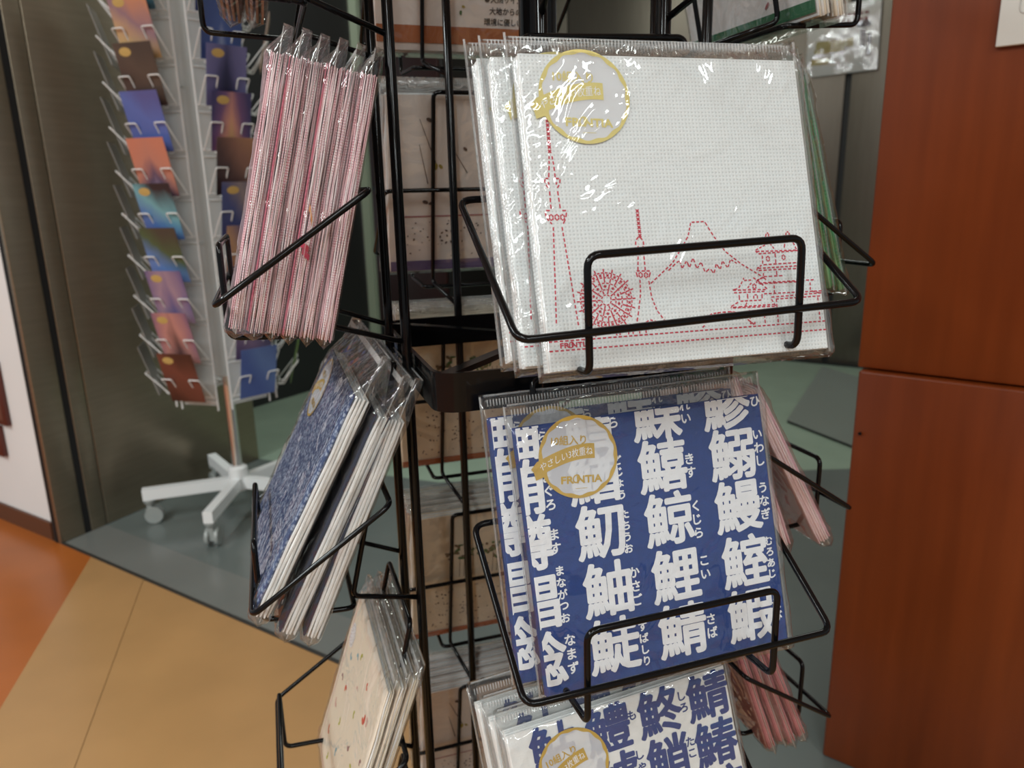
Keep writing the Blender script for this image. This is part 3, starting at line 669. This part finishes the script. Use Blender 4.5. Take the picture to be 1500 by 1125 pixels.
# cream napkin: scattered butterflies, pink border line, lace disc in a corner
INK = [flat('ink_red', srgb(214, 62, 52), 0.8), flat('ink_blue', srgb(110, 178, 200), 0.8), flat('ink_green', srgb(176, 186, 60), 0.8), flat('ink_plum', srgb(150, 106, 122), 0.8), flat('ink_pink', srgb(222, 176, 172), 0.8), WHITE_INK, flat('ink_lace', srgb(176, 160, 150), 0.8)]
sh = []
for i, (x, z, c, s) in enumerate([(-22, 104, 1, 2.4), (-12, 110, 2, 2.4), (22, 108, 0, 2.0), (-40, 92, 1, 2.6), (36, 92, 0, 3.6), (44, 96, 4, 2.4), (-48, 70, 3, 2.4), (-30, 72, 0, 2.6), (10, 78, 2, 2.2), (-46, 48, 4, 3), (20, 58, 3, 2.4), (-20, 50, 2, 2.4), (38, 56, 2, 2.8), (44, 40, 0, 2.6), (-8, 34, 1, 2.6), (-44, 26, 0, 2.8), (18, 24, 4, 2.6), (-26, 16, 2, 2.4), (46, 14, 1, 2.4), (0, 92, 4, 1.8), (54, 74, 3, 2.0)]):
    for sg in (-1, 1):
        a = 0.7 * sg + i
        sh.append((blob(x + sg * s * 0.6 * math.cos(i), z + sg * s * 0.6 * math.sin(i), s * 0.55, s, a, 7), c, -0.00012))
for (p, q) in (((-61.5, 4), (-60.5, 131)), ): sh.append((rect(p[0], q[0], p[1], q[1]), 4, -0.00012))
sh.append((rect(-66, 66, 4, 5), 4, -0.00013))
sh += [(blob(-53, 103, 8.5, 9.5, 0, 20), 5, -0.00014)]
for k in range(18): sh.append((blob(-53 + 6.8 * math.cos(k * 0.349), 103 + 7.6 * math.sin(k * 0.349), 0.7, 0.7, 0, 5), 6, -0.00018))
for k in range(9): sh.append((blob(-53 + 4 * math.cos(k * 0.7), 103 + 4 * math.sin(k * 0.7), 0.9, 0.5, k, 5), 6, -0.00018))
ME_CREAM = print_mesh('butterfly_print', sh, INK)
# backs of the packs seen through the rack: plane y = t, mirrored (seen from behind)
def back_shapes(kind, y):
    rr = random.Random(kind); sh = []
    if kind == 0:      # white: thin stems, flowers, red rule, dotted panel and purple band
        for (x, z, l, a, m) in ((30, 86, 34, 1.2, 0), (36, 70, 30, 1.35, 0), (5, 78, 22, 1.0, 0), (-8, 88, 18, 2.0, 0), (-30, 80, 26, 1.4, 0)):
            dx, dz = math.cos(a), math.sin(a); sh.append(([(x - dz * 0.4, z + dx * 0.4), (x + dx * l - dz * 0.2, z + dz * l), (x + dx * l + dz * 0.2, z + dz * l), (x + dz * 0.4, z - dx * 0.4)], 0, y))
        for (x, z, r, m) in ((30, 83, 3, 2), (26, 83, 2.2, 2), (35, 117, 2.6, 0), (38, 56, 2.6, 0), (34, 55, 1.8, 0), (7, 96, 2, 0), (-26, 104, 3, 2), (-10, 100, 2, 0)): sh.append((blob(x, z, r, r * 0.6, x, 6), m, y + 0.00003))
        sh.append((rect(-64, 60, 44.4, 45.4), 1, y)); sh.append((rect(-66, 66, 1, 9), 3, y))
        for k in range(70): sh.append((blob(rr.uniform(-60, 58), rr.uniform(12, 42), rr.uniform(0.3, 0.8), rr.uniform(0.3, 1.2), rr.random() * 3, 5), 0, y))
        for k in range(9): sh.append((blob(20 + 6 * math.cos(k * 0.7), 28 + 5 * math.sin(k * 0.7), 0.8, 1.4, k, 5), 0, y))
    elif kind == 1:    # tan: leafy sprig above, dotted panel and brown band below
        for cx in (22, -8, -44):
            for k in range(26): sh.append((blob(cx + rr.gauss(0, 8), 92 + rr.gauss(0, 7), rr.uniform(1.2, 3), rr.uniform(0.8, 1.8), rr.random() * 3, 6), 4 if rr.random() < 0.75 else 5, y + 0.00002 * rr.random()))
            for k in range(4): sh.append((rect(cx + k * 4 - 9, cx + k * 4 - 8.5, 66, 90), 5, y))
        for k in range(110): sh.append((blob(rr.choice((-46, -14, 14, 40)) + rr.gauss(0, 6), rr.uniform(10, 55), rr.uniform(0.4, 0.9), rr.uniform(0.5, 1.3), rr.random() * 3, 5), 0, y))
        sh.append((rect(-66.5, 66.5, 0.8, 6.5), 6, y))
    elif kind == 2:    # with text block and brown band
        sh.append((rect(-66.5, 66.5, 6, 18), 6, y))
        for k in range(40): sh.append((blob(rr.uniform(-4, 58), rr.uniform(26, 100), rr.uniform(0.6, 2.4), rr.uniform(0.5, 1.8), rr.random() * 3, 6), rr.choice((0, 1, 2, 4)), y))
        sh.append((rect(-60, -14, 46, 46.5), 0, y))
    elif kind == 3:    # plain band
        sh.append((rect(-66.5, 66.5, 3, 10), 7, y))
        for k in range(14): sh.append((blob(rr.uniform(-60, 60), rr.uniform(14, 60), 1, 3, rr.random(), 6), 1, y))
    return sh
BINK = [flat('brown_ink', srgb(92, 70, 58), 0.8), flat('rose_ink', srgb(176, 108, 110), 0.8), flat('ochre_ink', srgb(170, 150, 70), 0.8), flat('purple_ink', srgb(104, 84, 128), 0.8), flat('leaf_ink', srgb(70, 104, 50), 0.8), flat('dry_leaf_ink', srgb(120, 98, 72), 0.8), flat('russet_ink', srgb(178, 102, 54), 0.8), flat('deep_green_ink', srgb(40, 110, 72), 0.8)]

BAGS = {}
def bag_for(t, seed, hero, top=0.0115):
    key = (round(t, 4), seed % 3 if not hero else seed + 100, hero, top)
    if key not in BAGS:
        me = bag_mesh(t, seed + 1, 64 if hero else 26, 70 if hero else 30, 1.0 if hero else 1.2, top=top)
        me.materials.append(FILM)
        for p in me.polygons: p.use_smooth = True
        BAGS[key] = me
    return BAGS[key]
CRIMPS = {}
STACKS = {}
def pack(face, tier, x, y0, z, lean, label, group, t=0.0068, N=8, mats=None, order=(1,), seed=0, dyaw=0, roll=0, hero=False, prints=(), seal=None, wave=0.0005, name='napkin_pack', key=None, dx=0.0008, K=1.0815, top=0.0115):
    """face 0 front, 1 right, 2 back, 3 left; y0 = outward radius of the front bottom edge; z = bottom height relative to the tier's front rail"""
    M = RACK @ Matrix.Rotation(face * math.pi / 2, 4, 'Z') @ Matrix.Translation((x, -y0, Z0 + DZ * tier + z)) @ Matrix.Rotation(R(dyaw), 4, 'Z') @ Matrix.Rotation(R(-lean), 4, 'X') @ Matrix.Rotation(R(-roll), 4, 'Y') @ Matrix.Scale(K, 4)
    e = empty(name, M)
    tag(e, label, 'napkin pack', group)
    sk = key or (name, t, N, tuple(m.name for m in mats), order, seed % 3)
    if sk not in STACKS:
        me = stack_mesh(t, N, seed, order, wave, dx=dx)
        for m in mats: me.materials.append(m)
        STACKS[sk] = me
    link('napkins', STACKS[sk], None, e)
    link('bag', bag_for(t, seed, hero, top), None, e)
    if (t, top) not in CRIMPS: CRIMPS[(t, top)] = crimp_mesh(t, 0, top=top); CRIMPS[(t, top)].materials.append(CRIMP)
    link('crimp_ribs', CRIMPS[(t, top)], None, e)
    for nm, me in prints: link(nm, me, None, e)
    if seal: 
        s = link('seal_sticker', seal[0], None, e, (seal[1], -0.00075, seal[2])); s.rotation_euler = (0, R(seal[3]), 0)
    return e

G = 'bagged white stitched napkins'
WZ = -0.027
wmats = [WHITE_N, WHITE_P, CREAM_P]
for i, lab in enumerate(['front white napkin pack with red stitched skyline, in the upper front pocket', 'middle white napkin pack behind the one with the full red stitched skyline', 'rearmost white napkin pack of the upper front pocket, against the rack']):
    t = 0.0085; p = 0.0118
    pack(0, 0, 0.005 - [0, 0.0075, 0.0105][i], 0.1985 - 0.0122 * i, -0.0250 + 0.0010 * i, 17.2, lab, 'white napkin packs in the upper front pocket', t, 6, wmats, (0, 1, 0), i, -2.2, 0.0 + 0.4 * i, True,
         [('stitch_print', ME_STITCH)], (ME_SEAL_PALE, -0.0392, 0.116, 2), 0.0001)
bmats = [BLUE_P, BLUE_P, WHITE_P]
for i, lab in enumerate(['front dark blue napkin pack covered in white fish characters', 'second dark blue napkin pack, half hidden behind the front blue one']):
    t = 0.0105; p = 0.0145
    pack(0, -1, 0.0095 - 0.0105 * i, 0.1815 - 0.0152 * i, -0.0262 + 0.0015 * i, 14.8, lab, 'blue napkin packs in the middle front pocket', t, 5, bmats, (1,), i, -3.0, 2.2 - 0.6 * i, True,
         [('character_print', ME_KB)], (ME_SEAL, -0.0372, 0.1165, 5), 0.0001)
for i, lab in enumerate(['front white napkin pack covered in blue fish characters, lowest front pocket', 'second white pack with blue characters, behind the first in the lowest front pocket', 'rearmost white pack of the lowest front pocket']):
    t = 0.0095; p = 0.0125
    pack(0, -2, 0.0095 - 0.0045 * i, 0.1795 - 0.0138 * i, -0.0300 + 0.001 * i, 15, lab, 'white and blue napkin packs in the lowest front pocket', t, 5, [WHITE_P, WHITE_P], (1,), i + 3, -2.2, 6.0, True,
         [('character_print', ME_KW)], (ME_SEAL, -0.033, 0.108, -12), 0.0002)

# left side, upper pocket: six pink packs seen edge-on
ords = ['outermost', 'second', 'third', 'fourth', 'fifth', 'innermost']
for i in range(6):
    face = PINKS[3] if i in (1, 3) else PINKS[1]
    e = pack(3, 0, 0.0 + [0.0, 0.001, -0.001, 0.0005, -0.0005, 0.001][i], 0.2058 - 0.0091 * i, -0.0150 - 0.0019 * i, 14.3 - 0.05 * i,
         ords[i] + ' pink napkin pack from the outer end of the upper left pocket', 'pink napkin packs in the upper left pocket', 0.0080, 9, [face] + PINKS[:3], (1, 2, 3, 1, 2, 1, 3, 2), i, 0, 0, i in (0, 1), (), None, 0.0006, dx=0.0014)
    if i == 3:
        mb = MB(); xx = S / 2 + 0.0008
        for (za, zb_, ya, yb, m) in ((0.050, 0.047, 0.0005, 0.006, 0), (0.046, 0.043, 0.003, 0.0068, 0), (0.068, 0.064, 0.003, 0.0045, 1), (0.064, 0.060, 0.0045, 0.0055, 1)):
            mb.add([(xx, ya, za), (xx, yb, zb_), (xx, yb, zb_ - 0.003), (xx, ya, za - 0.003)], [(0, 1, 2, 3)], m)
        mb.build('edge_print', [flat('crimson_ink', srgb(204, 60, 92), 0.8), flat('orange_ink', srgb(232, 160, 96), 0.8)], e)
# left side, middle pocket: blue lace packs with white cut edges
BLACE = spotted('blue_lace_print', srgb(52, 70, 112), srgb(150, 162, 186), 420, 0.25, 0.6)
NAVY = flat('navy_tissue', srgb(24, 30, 58), 0.8, 0, 0.2, 0.1, 200)
for i, (y0, z, ln, fm, lab) in enumerate([(0.2115, -0.0075, 28.3, BLACE, 'outer blue lace pattern napkin pack with white edges, middle left pocket'), (0.1975, -0.0215, 27.3, NAVY, 'navy napkin pack between two others in the middle left pocket'), (0.1840, -0.0275, 24.8, NAVY, 'inner white-edged napkin pack of the middle left pocket, next to the rack')]):
    pack(3, -1, 0.0, y0, z, ln, lab, 'blue and navy napkin packs in the middle left pocket', 0.0102, 5, [fm, WHITE_P], (1,), i, 0, 0, True, (), (ME_SEAL, -0.036, 0.112, 0) if i == 0 else None, 0.0005, top=0.026)
# left side, lower pocket: cream butterfly packs
CRF = flat('cream_paper', srgb(244, 232, 212), 0.8, 0, 0.2, 0.03, 40)
for i in range(3):
    pack(3, -2, 0.001 * (i % 2), 0.1800 - 0.0075 * i, -0.0340 + 0.003 * i, 19.0 + 0.3 * i, ['front cream napkin pack printed with small butterflies, lower left pocket', 'second cream napkin pack behind the butterfly one', 'innermost cream napkin pack in the lower left pocket, next to the rack'][i],
         'cream napkin packs in the lower left pocket', 0.0052, 4, [CRF, CREAM_P, WHITE_P], (1, 2, 1), i, 0, 0, i == 0, [('butterfly_print', ME_CREAM)] if i == 0 else (), None, 0.0006, K=1.03)
# left side, top pocket: brownish packs, only their lower ends in view
BRN = flat('brown_tissue', srgb(186, 164, 150), 0.8, 0, 0.2, 0.15, 90)
for i in range(2):
    pack(3, 1, 0.0, 0.195 - 0.0145 * i, -0.0105, 14, ['outer', 'inner'][i] + ' brownish napkin pack in the topmost left pocket', 'brownish napkin packs in the topmost left pocket', 0.0115, 4, [BRN, BRN], (1,), i, 0, 0, False, (), None, 0.001)
# right side
GREEN = [weave('green_tissue', srgb(70, 150, 96), srgb(44, 116, 70), 0.0022, 0.4), flat('green_tissue_dark', srgb(52, 120, 74), 0.85, 0, 0.2, 0.25, 90, 0.4, 700), flat('green_tissue_pale', srgb(110, 170, 120), 0.85, 0, 0.2, 0.2, 120, 0.4, 700)]
for i in range(3):
    pack(1, 0, 0.0, 0.2000 - 0.0098 * i, -0.0165 + 0.002 * i, 18.2 - 2.2 * i, ['outermost', 'middle', 'innermost'][i] + ' green napkin pack beside the white front pack, upper right pocket', 'green napkin packs in the upper right pocket', 0.0080, 5, GREEN, (1, 0, 2), i, 0, 0, i == 0, (), None, 0.0005)
mb = MB(); rr = random.Random(8)
for q in range(13):
    z = 0.058 - q * 0.0036; x = 0.050
    while x > 0.0:
        l = rr.uniform(0.0012, 0.004); mb.add([(x, 0.0110, z), (x - l, 0.0110, z), (x - l, 0.0110, z + 0.0014), (x, 0.0110, z + 0.0014)], [(0, 1, 2, 3)]); x -= l + 0.0008
me_pt = mesh('back_text', mb.v, mb.f); me_pt.materials.append(flat('grey_rose_ink', srgb(150, 112, 112), 0.8))
for i in range(2):
    pack(1, -1, 0.0, 0.2060 - 0.036 * i, -0.0275, 30 - 8 * i, ['outer pale pink napkin pack leaning from the middle right pocket', 'inner pale pink napkin pack of the middle right pocket, mostly behind the blue pack'][i], 'pink napkin packs in the middle right pocket', 0.0105, 6, [PINKS[1], PINKS[0]], (1,), i, 0, 0, i == 0, [('back_text', me_pt)] if i == 0 else (), None, 0.0004)
RP2 = [flat('rose_tissue', srgb(214, 140, 148), 0.85, 0, 0.2, 0.1, 60), flat('rose_tissue_deep', srgb(186, 104, 116), 0.85, 0, 0.2, 0.1, 60), flat('rose_tissue_dusty', srgb(176, 122, 122), 0.85, 0, 0.2, 0.1, 60)]
for i in range(4):
    pack(1, -2, 0.0, 0.1985 - 0.0095 * i, -0.0225 - 0.004 * (i % 2), 24 - 1.2 * i, ['outermost', 'second', 'third', 'innermost'][i] + ' rose pink napkin pack in the lower right pocket', 'rose pink napkin packs in the lower right pocket', 0.0075, 5, RP2, (1, 2, 0), i, 0, 0, i == 0, (), None, 0.0005)
GB = 0.0085
me_gb = print_mesh('back_print', back_shapes(3, GB + 0.0005), BINK)
for i in range(2):
    pack(1, 1, 0.0, 0.180 - 0.0115 * i, -0.0215, 14, ['outer pale napkin pack in the topmost right pocket', 'pale napkin pack with a green band on its back, topmost right pocket'][i], 'pale napkin packs in the topmost right pocket', GB, 5, [CRF, WHITE_P], (1, 0), i, 0, 0, False, [('back_print', me_gb)] if i == 1 else (), None, 0.0004)
# back side, seen from behind through the rack
TANP = flat('tan_tissue', srgb(228, 216, 196), 0.85, 0, 0.2, 0.06, 50)
PALE = flat('pale_grey_pink_tissue', srgb(236, 224, 216), 0.85, 0, 0.2, 0.04, 50)
me_b0 = print_mesh('back_print', back_shapes(0, 0.0085 + 0.0005), BINK)
me_b1 = print_mesh('back_print', back_shapes(1, 0.0085 + 0.0005), BINK)
me_b2 = print_mesh('back_print', back_shapes(2, 0.0085 + 0.0005), BINK)
def text_back():
    mb = MB(); y = 0.0085 + 0.00055
    for s, x, z in (('●天然サイズ', -16, 38), ('大地からの恵み', -20, 30), ('環境に優しい', -16, 22.5), ('環境に優しい', -16, 51)):
        k = MB(); glyphs(k, s, 0, 0, 0.0052, 0, 0.00012, 0, 1, 0, 0, True)
        mb.add([(x / 1e3 - p.x, y, z / 1e3 + p.z) for p in k.v], k.f)
    k = MB(); glyphs(k, 'プラ', 0, 0, 0.0036, 0, 0.0001)
    mb.add([(-0.058 - p.x, y, 0.0275 + p.z) for p in k.v], k.f)
    mb.tube([(-0.0625, y, 0.0235), (-0.0535, y, 0.0235), (-0.0535, y, 0.0315), (-0.0625, y, 0.0315)], 0.00045, 5, True, 0, 0.0015)
    me = mesh('back_text', mb.v, mb.f); me.materials.append(flat('grey_brown_ink', srgb(84, 76, 72), 0.8)); return me
me_bt = text_back()
for tier, cnt, mats, pr, what, yb, ln, short in ((1, 2, [WHITE_P, PALE, WHITE_P], [('back_print', me_b2), ('back_text', me_bt)], 'pack with brown band and printed text, back of the rack at the top', 0.156, 14, 'topmost'), (0, 3, [WHITE_P, PALE, WHITE_P], [('back_print', me_b0)], 'flowered white napkin pack with purple band, upper back pocket', 0.156, 14, 'upper'),
                                          (-1, 4, [TANP, TANP, CREAM_P], [('back_print', me_b1)], 'tan napkin pack with leaf sprig, middle back pocket', 0.152, 14, 'middle'), (-2, 5, [TANP, TANP, WHITE_P], [('back_print', me_b1)], 'tan napkin pack with leaf sprig, lower back pocket', 0.152, 14, 'lower'), (-3, 5, [PALE, PALE, WHITE_P], [('back_print', me_b0)], 'pale napkin pack with russet print, lowest back pocket', 0.152, 14, 'lowest')):
    for i in range(cnt):
        inner = i == 0
        lab = what if inner else ['', 'second', 'third', 'fourth', 'fifth'][i] + ' pack outward from the rack in the ' + short + ' back pocket'
        pack(2, tier, 0.010, yb + 0.0085 + 0.0112 * i, -0.0100 + 0.0005 * i, ln, lab, 'napkin packs in the back pockets', 0.0085, 5, mats, (1, 2), i, 0, 0, False, pr if inner else (), None, 0.0005)

# ------------------------------------------------------------------ white postcard spinner on the left
SP = Vector((-0.705, 1.807, 0))
sp = empty('postcard_spinner', Matrix.Translation(SP))
tag(sp, 'white revolving postcard stand on five castored legs', 'rack')
WM = flat('white_enamel', (0.78, 0.79, 0.78), 0.35)
CHR = flat('chrome', (0.75, 0.72, 0.7), 0.18, 1.0)
CLR = see_through('milky_plastic', (0.82, 0.84, 0.83), 0.55, 0.3)
smooth_sharp(MB().lathe([(0.0125, 0.05), (0.0125, 0.40)], 18).build('pole', CHR, sp))
smooth_sharp(MB().lathe([(0.03, 0.36), (0.03, 1.45)], 18).build('sleeve', WM, sp))
smooth_sharp(MB().lathe([(0.02, 0.055), (0.024, 0.06), (0.024, 0.115), (0.018, 0.12)], 18).build('hub', WM, sp))
ctoc = math.atan2(-SP.x, -SP.y)   # heading from the stand to the camera, measured from +y
ang0 = math.atan2(-0.072, -0.202)
for k in range(5):
    a = ang0 + k * 2 * math.pi / 5
    M = Matrix.Rotation(a, 4, 'Z')
    lg = MB().box((0.0, -0.011, 0.062), (0.225, 0.011, 0.090), 0, M).build('leg', WM, sp)
    p = M @ Vector((0.212, 0, 0))
    cs = MB(); cs.lathe([(0.012, 0.052), (0.014, 0.055), (0.014, 0.062)], 12, 0, (p.x, p.y, 0))
    for s in (-1, 1):
        q = M @ Vector((0.205, s * 0.011, 0.022))
        wv = MB(); wv.lathe([(0.012, -0.004), (0.021, -0.004), (0.022, 0), (0.021, 0.004), (0.012, 0.004)], 16)
        RM = Matrix.Translation(q) @ M.to_3x3().to_4x4() @ Matrix.Rotation(math.pi / 2, 4, 'X')
        cs.add([RM @ v for v in wv.v], wv.f)
    q0 = M @ Vector((0.205, -0.006, 0.018)); q1 = M @ Vector((0.214, 0.006, 0.055))
    cs.box((p.x - 0.006, p.y - 0.006, 0.015), (p.x + 0.006, p.y + 0.006, 0.054))
    smooth_sharp(cs.build('caster', flat('grey_caster', srgb(150, 154, 150), 0.3), lg))
CW, CH, PITCHZ = 0.088, 0.122, 0.0912
ME_H = {}
def holder(n):
    mb = MB(); r = 0.0015; w = CW / 2 + 0.004
    for s in (-1, 1):
        mb.tube([(s * w, 0.025, 0.0), (s * w, -0.006, 0.064), (s * 0.022, -0.006, 0.064), (s * 0.022, 0.016, -0.004), (s * 0.022, 0.03, -0.004)], r, 6, False, 0, 0.004)
    mb.tube([(-w, 0.028, 0.0), (w, 0.028, 0.0)], r, 6)
    me = mesh('card_holder', mb.v, mb.f); me.materials.append(WM); return me
me_hold = holder(0)
def card_mat(i, cols, ax, az, nz, sc=9.0):
    m, nt, b = nodes('postcard_print_%d' % i); b.inputs['Roughness'].default_value = 0.3
    tc = nt.nodes.new('ShaderNodeTexCoord'); sx = nt.nodes.new('ShaderNodeSeparateXYZ'); n = nt.nodes.new('ShaderNodeTexNoise'); n.inputs['Scale'].default_value = sc; n.inputs['Detail'].default_value = 3; n.inputs['Distortion'].default_value = 1
    nt.links.new(tc.outputs['Object'], sx.inputs[0]); nt.links.new(tc.outputs['Object'], n.inputs['Vector'])
    def ma(op, a, b_):
        q = nt.nodes.new('ShaderNodeMath'); q.operation = op
        for k, v in enumerate((a, b_)):
            if isinstance(v, (int, float)): q.inputs[k].default_value = v
            else: nt.links.new(v, q.inputs[k])
        return q.outputs[0]
    xa = ma('ABSOLUTE', sx.outputs['X'], 0) if ax < 0 else sx.outputs['X']
    f = ma('ADD', ma('MULTIPLY', xa, abs(ax) / CW), ma('ADD', ma('MULTIPLY', sx.outputs['Z'], az / CH), ma('MULTIPLY', ma('SUBTRACT', n.outputs['Fac'], 0.5), nz)))
    if ax > 0: f = ma('ADD', f, 0.5 * ax)
    r = nt.nodes.new('ShaderNodeValToRGB'); el = r.color_ramp.elements
    while len(el) < len(cols): el.new(0.5)
    for k, c in enumerate(cols): el[k].position = k / (len(cols) - 1); el[k].color = c4(srgb(*c))
    nt.links.new(f, r.inputs[0]); hs = nt.nodes.new('ShaderNodeHueSaturation'); hs.inputs['Saturation'].default_value = 0.85; hs.inputs['Value'].default_value = 0.8
    nt.links.new(f, r.inputs[0]); nt.links.new(r.outputs[0], hs.inputs['Color']); nt.links.new(hs.outputs[0], b.inputs['Base Color']); return m
def cardbox():
    bm = bmesh.new(); bmesh.ops.create_cube(bm, size=1)
    for v in bm.verts: v.co = Vector((v.co.x * CW, v.co.y * 0.0012, (v.co.z + 0.5) * CH))
    me = bpy.data.meshes.new('postcard'); bm.to_mesh(me); bm.free(); return me
me_sealspot = MB().lathe([(0.0, 0), (0.014, 0.0001), (0.0001, 0.0005)], 14)
SPOT = flat('postcard_gold_spot', srgb(190, 158, 92), 0.5)
TIERS0 = 0.330   # bottom edge of the lowest card
def spinner_frame(th):
    """face frame: x along the face, -y outwards"""
    a = ctoc + R(th)                       # outward heading, measured from +y towards +x
    o = Vector((math.sin(a), math.cos(a), 0))
    return Matrix(((-o.y, -o.x, 0, SP.x + 0), (o.x, -o.y, 0, SP.y), (0, 0, 1, 0), (0, 0, 0, 1))), o
cardn = [0]
def card(Mf, k, y, cols, ax, az, nz, label, spot=True, sc=9.0):
    i = cardn[0]; cardn[0] += 1
    M = Mf @ Matrix.Translation((0, -y, TIERS0 + PITCHZ * k)) @ Matrix.Rotation(R(15), 4, 'X')
    me = cardbox(); o = link('postcard', me, card_mat(i, cols, ax, az, nz, sc)); o.matrix_world = M
    tag(o, label, 'postcard', 'postcards on the white stand')
    if spot:
        s = me_sealspot; q = link('gold_spot', mesh('gold_spot', s.v, s.f), SPOT, o, (-CW * 0.22, -0.0007, CH * 0.86)); q.rotation_euler = (R(90), 0, 0); q.scale = (1, 0.62, 1)
FR = 0.150
faces = {}
for nm, th in (('left', 35), ('mid', -25), ('right', -85), ('side', 95), ('rear', 155), ('rear2', -145)):
    Mf, o = spinner_frame(th); faces[nm] = Mf
    fr = MB()
    for s in (-1, 1): fr.tube([(s * (CW / 2 + 0.004), -FR + 0.036, 0.30), (s * (CW / 2 + 0.004), -FR + 0.036, 1.43)], 0.0022, 6)
    for k in range(0, 13): fr.tube([(-CW / 2 - 0.004, -FR + 0.036, 0.32 + PITCHZ * k), (CW / 2 + 0.004, -FR + 0.036, 0.32 + PITCHZ * k)], 0.0015, 6)
    for z in (0.34, 0.68, 1.02, 1.36): fr.tube([(0, -0.02, z), (0, -FR + 0.036, z)], 0.003, 6)
    f = fr.build('ladder_frame', WM, sp); f.matrix_world = Mf
    bk_ = MB().box((-CW / 2, -FR + 0.041, 0.31), (CW / 2, -FR + 0.0425, 1.42)).build('back_plate', CLR, sp); bk_.matrix_world = Mf
    for k in range(12):
        h = link('card_holder', me_hold, None, sp); h.matrix_world = Mf @ Matrix.Translation((0, -FR, TIERS0 + PITCHZ * k - 0.004)) @ Matrix.Rotation(R(15), 4, 'X')
# left column, from the bottom up
LC = [((70, 34, 24), (112, 52, 30), (126, 58, 34), (84, 44, 30)), ((60, 36, 40), (206, 130, 116), (140, 96, 130), (66, 40, 34)), ((96, 86, 150), (176, 140, 160), (110, 92, 150), (70, 62, 104)), ((60, 110, 190), (80, 130, 205), (84, 104, 64), (84, 74, 62)), ((40, 80, 170), (50, 110, 190), (110, 180, 190), (58, 46, 50)), ((190, 150, 176), (112, 84, 110), (206, 120, 90), (216, 116, 74)), ((54, 84, 170), (62, 92, 180), (72, 100, 190), (84, 84, 160)), ((92, 62, 52), (84, 62, 52), (98, 76, 60), (84, 66, 54)), ((222, 186, 96), (216, 166, 100), (160, 118, 130), (214, 130, 74)), ((40, 70, 110), (60, 110, 130), (44, 90, 100), (36, 66, 66))]
LL = ['red-brown postcard with gold spot, lowest on the left column of the stand', 'postcard of a pink flame on brown, second from the bottom of the left column', 'violet and peach postcard, third from the bottom of the left column', 'postcard of a blue stream between green banks, left column', 'blue postcard with a cyan streak and brown top, left column', 'postcard of orange arches over a pink path, left column', 'plain blue-violet postcard in the left column', 'dark brown postcard with gold spot below the orange sunset one', 'orange and yellow sunset postcard near the top of the left column', 'teal postcard cut off by the top of the photo, left column']
for k, (c, l) in enumerate(zip(LC, LL)):
    card(faces['left'], k, FR, c, -1.0 if k in (1, 2, 5) else 0.35, 0.25 if k in (1, 2) else 0.85, 0.7, l, k in (0, 1, 2, 4, 7, 8))
# middle column
MC = {0: (((60, 96, 180), (56, 92, 180), (84, 124, 196), (56, 84, 160)), 'bright blue postcard, lowest of the column right of the pole'), 1: (((90, 76, 130), (150, 124, 160), (72, 70, 110), (92, 84, 140)), 'purple postcard second from the bottom, right of the pole'),
      2: (((120, 76, 60), (96, 70, 74), (70, 60, 68), (126, 94, 72)), 'dusky brown postcard, middle column, third from the bottom'), 3: (((160, 90, 64), (190, 140, 96), (70, 76, 140), (120, 84, 68)), 'rust and blue postcard in the middle column behind the pink packs'), 4: (((60, 72, 130), (66, 76, 136), (150, 132, 132), (60, 70, 130)), 'blue postcard with a beige glow, middle column'), 5: (((44, 36, 40), (92, 64, 62), (150, 100, 78), (200, 138, 76)), 'orange to black postcard in the middle column'), 6: (((226, 180, 84), (216, 140, 116), (120, 80, 130), (66, 56, 112)), 'purple postcard with a yellow foot, middle column'),
      7: (((26, 26, 52), (46, 42, 88), (96, 92, 150), (110, 106, 166)), 'violet postcard with a dark diamond shape, middle column'), 8: (((170, 180, 210), (50, 84, 160), (40, 72, 146), (40, 70, 136)), 'deep blue postcard with white fireworks, middle column'), 9: (((36, 60, 120), (42, 74, 140), (38, 66, 120), (34, 60, 108)), 'deep blue postcard at the top of the middle column')}
for k, (c, l) in MC.items():
    card(faces['mid'], k, FR, c, -1.6 if k in (6, 7, 8) else 0.5, 0.45, 0.5, l, k in (4, 6, 7))
card(faces['right'], 0, FR, ((60, 100, 40), (110, 150, 60), (90, 130, 60), (70, 110, 50)), 0.4, 0.6, 0.8, 'green grass postcard at the bottom, right side of the stand', False)
card(faces['right'], 8, FR, ((220, 180, 150), (214, 176, 150), (200, 160, 130), (190, 150, 120)), 0.2, 0.5, 0.4, 'peach coloured postcard near the top, right side of the stand', False)
for k in range(0, 9):
    card(faces['side'], k, FR, ((150, 148, 142), (176, 174, 168), (160, 156, 150), (140, 138, 132)), 0.3, 0.4, 0.5, 'pale grey postcard edge, %s of the leftmost column' % ['lowest', 'second from the bottom', 'third from the bottom', 'fourth from the bottom', 'fifth from the bottom', 'sixth from the bottom', 'seventh from the bottom', 'eighth from the bottom', 'ninth from the bottom'][k], False)
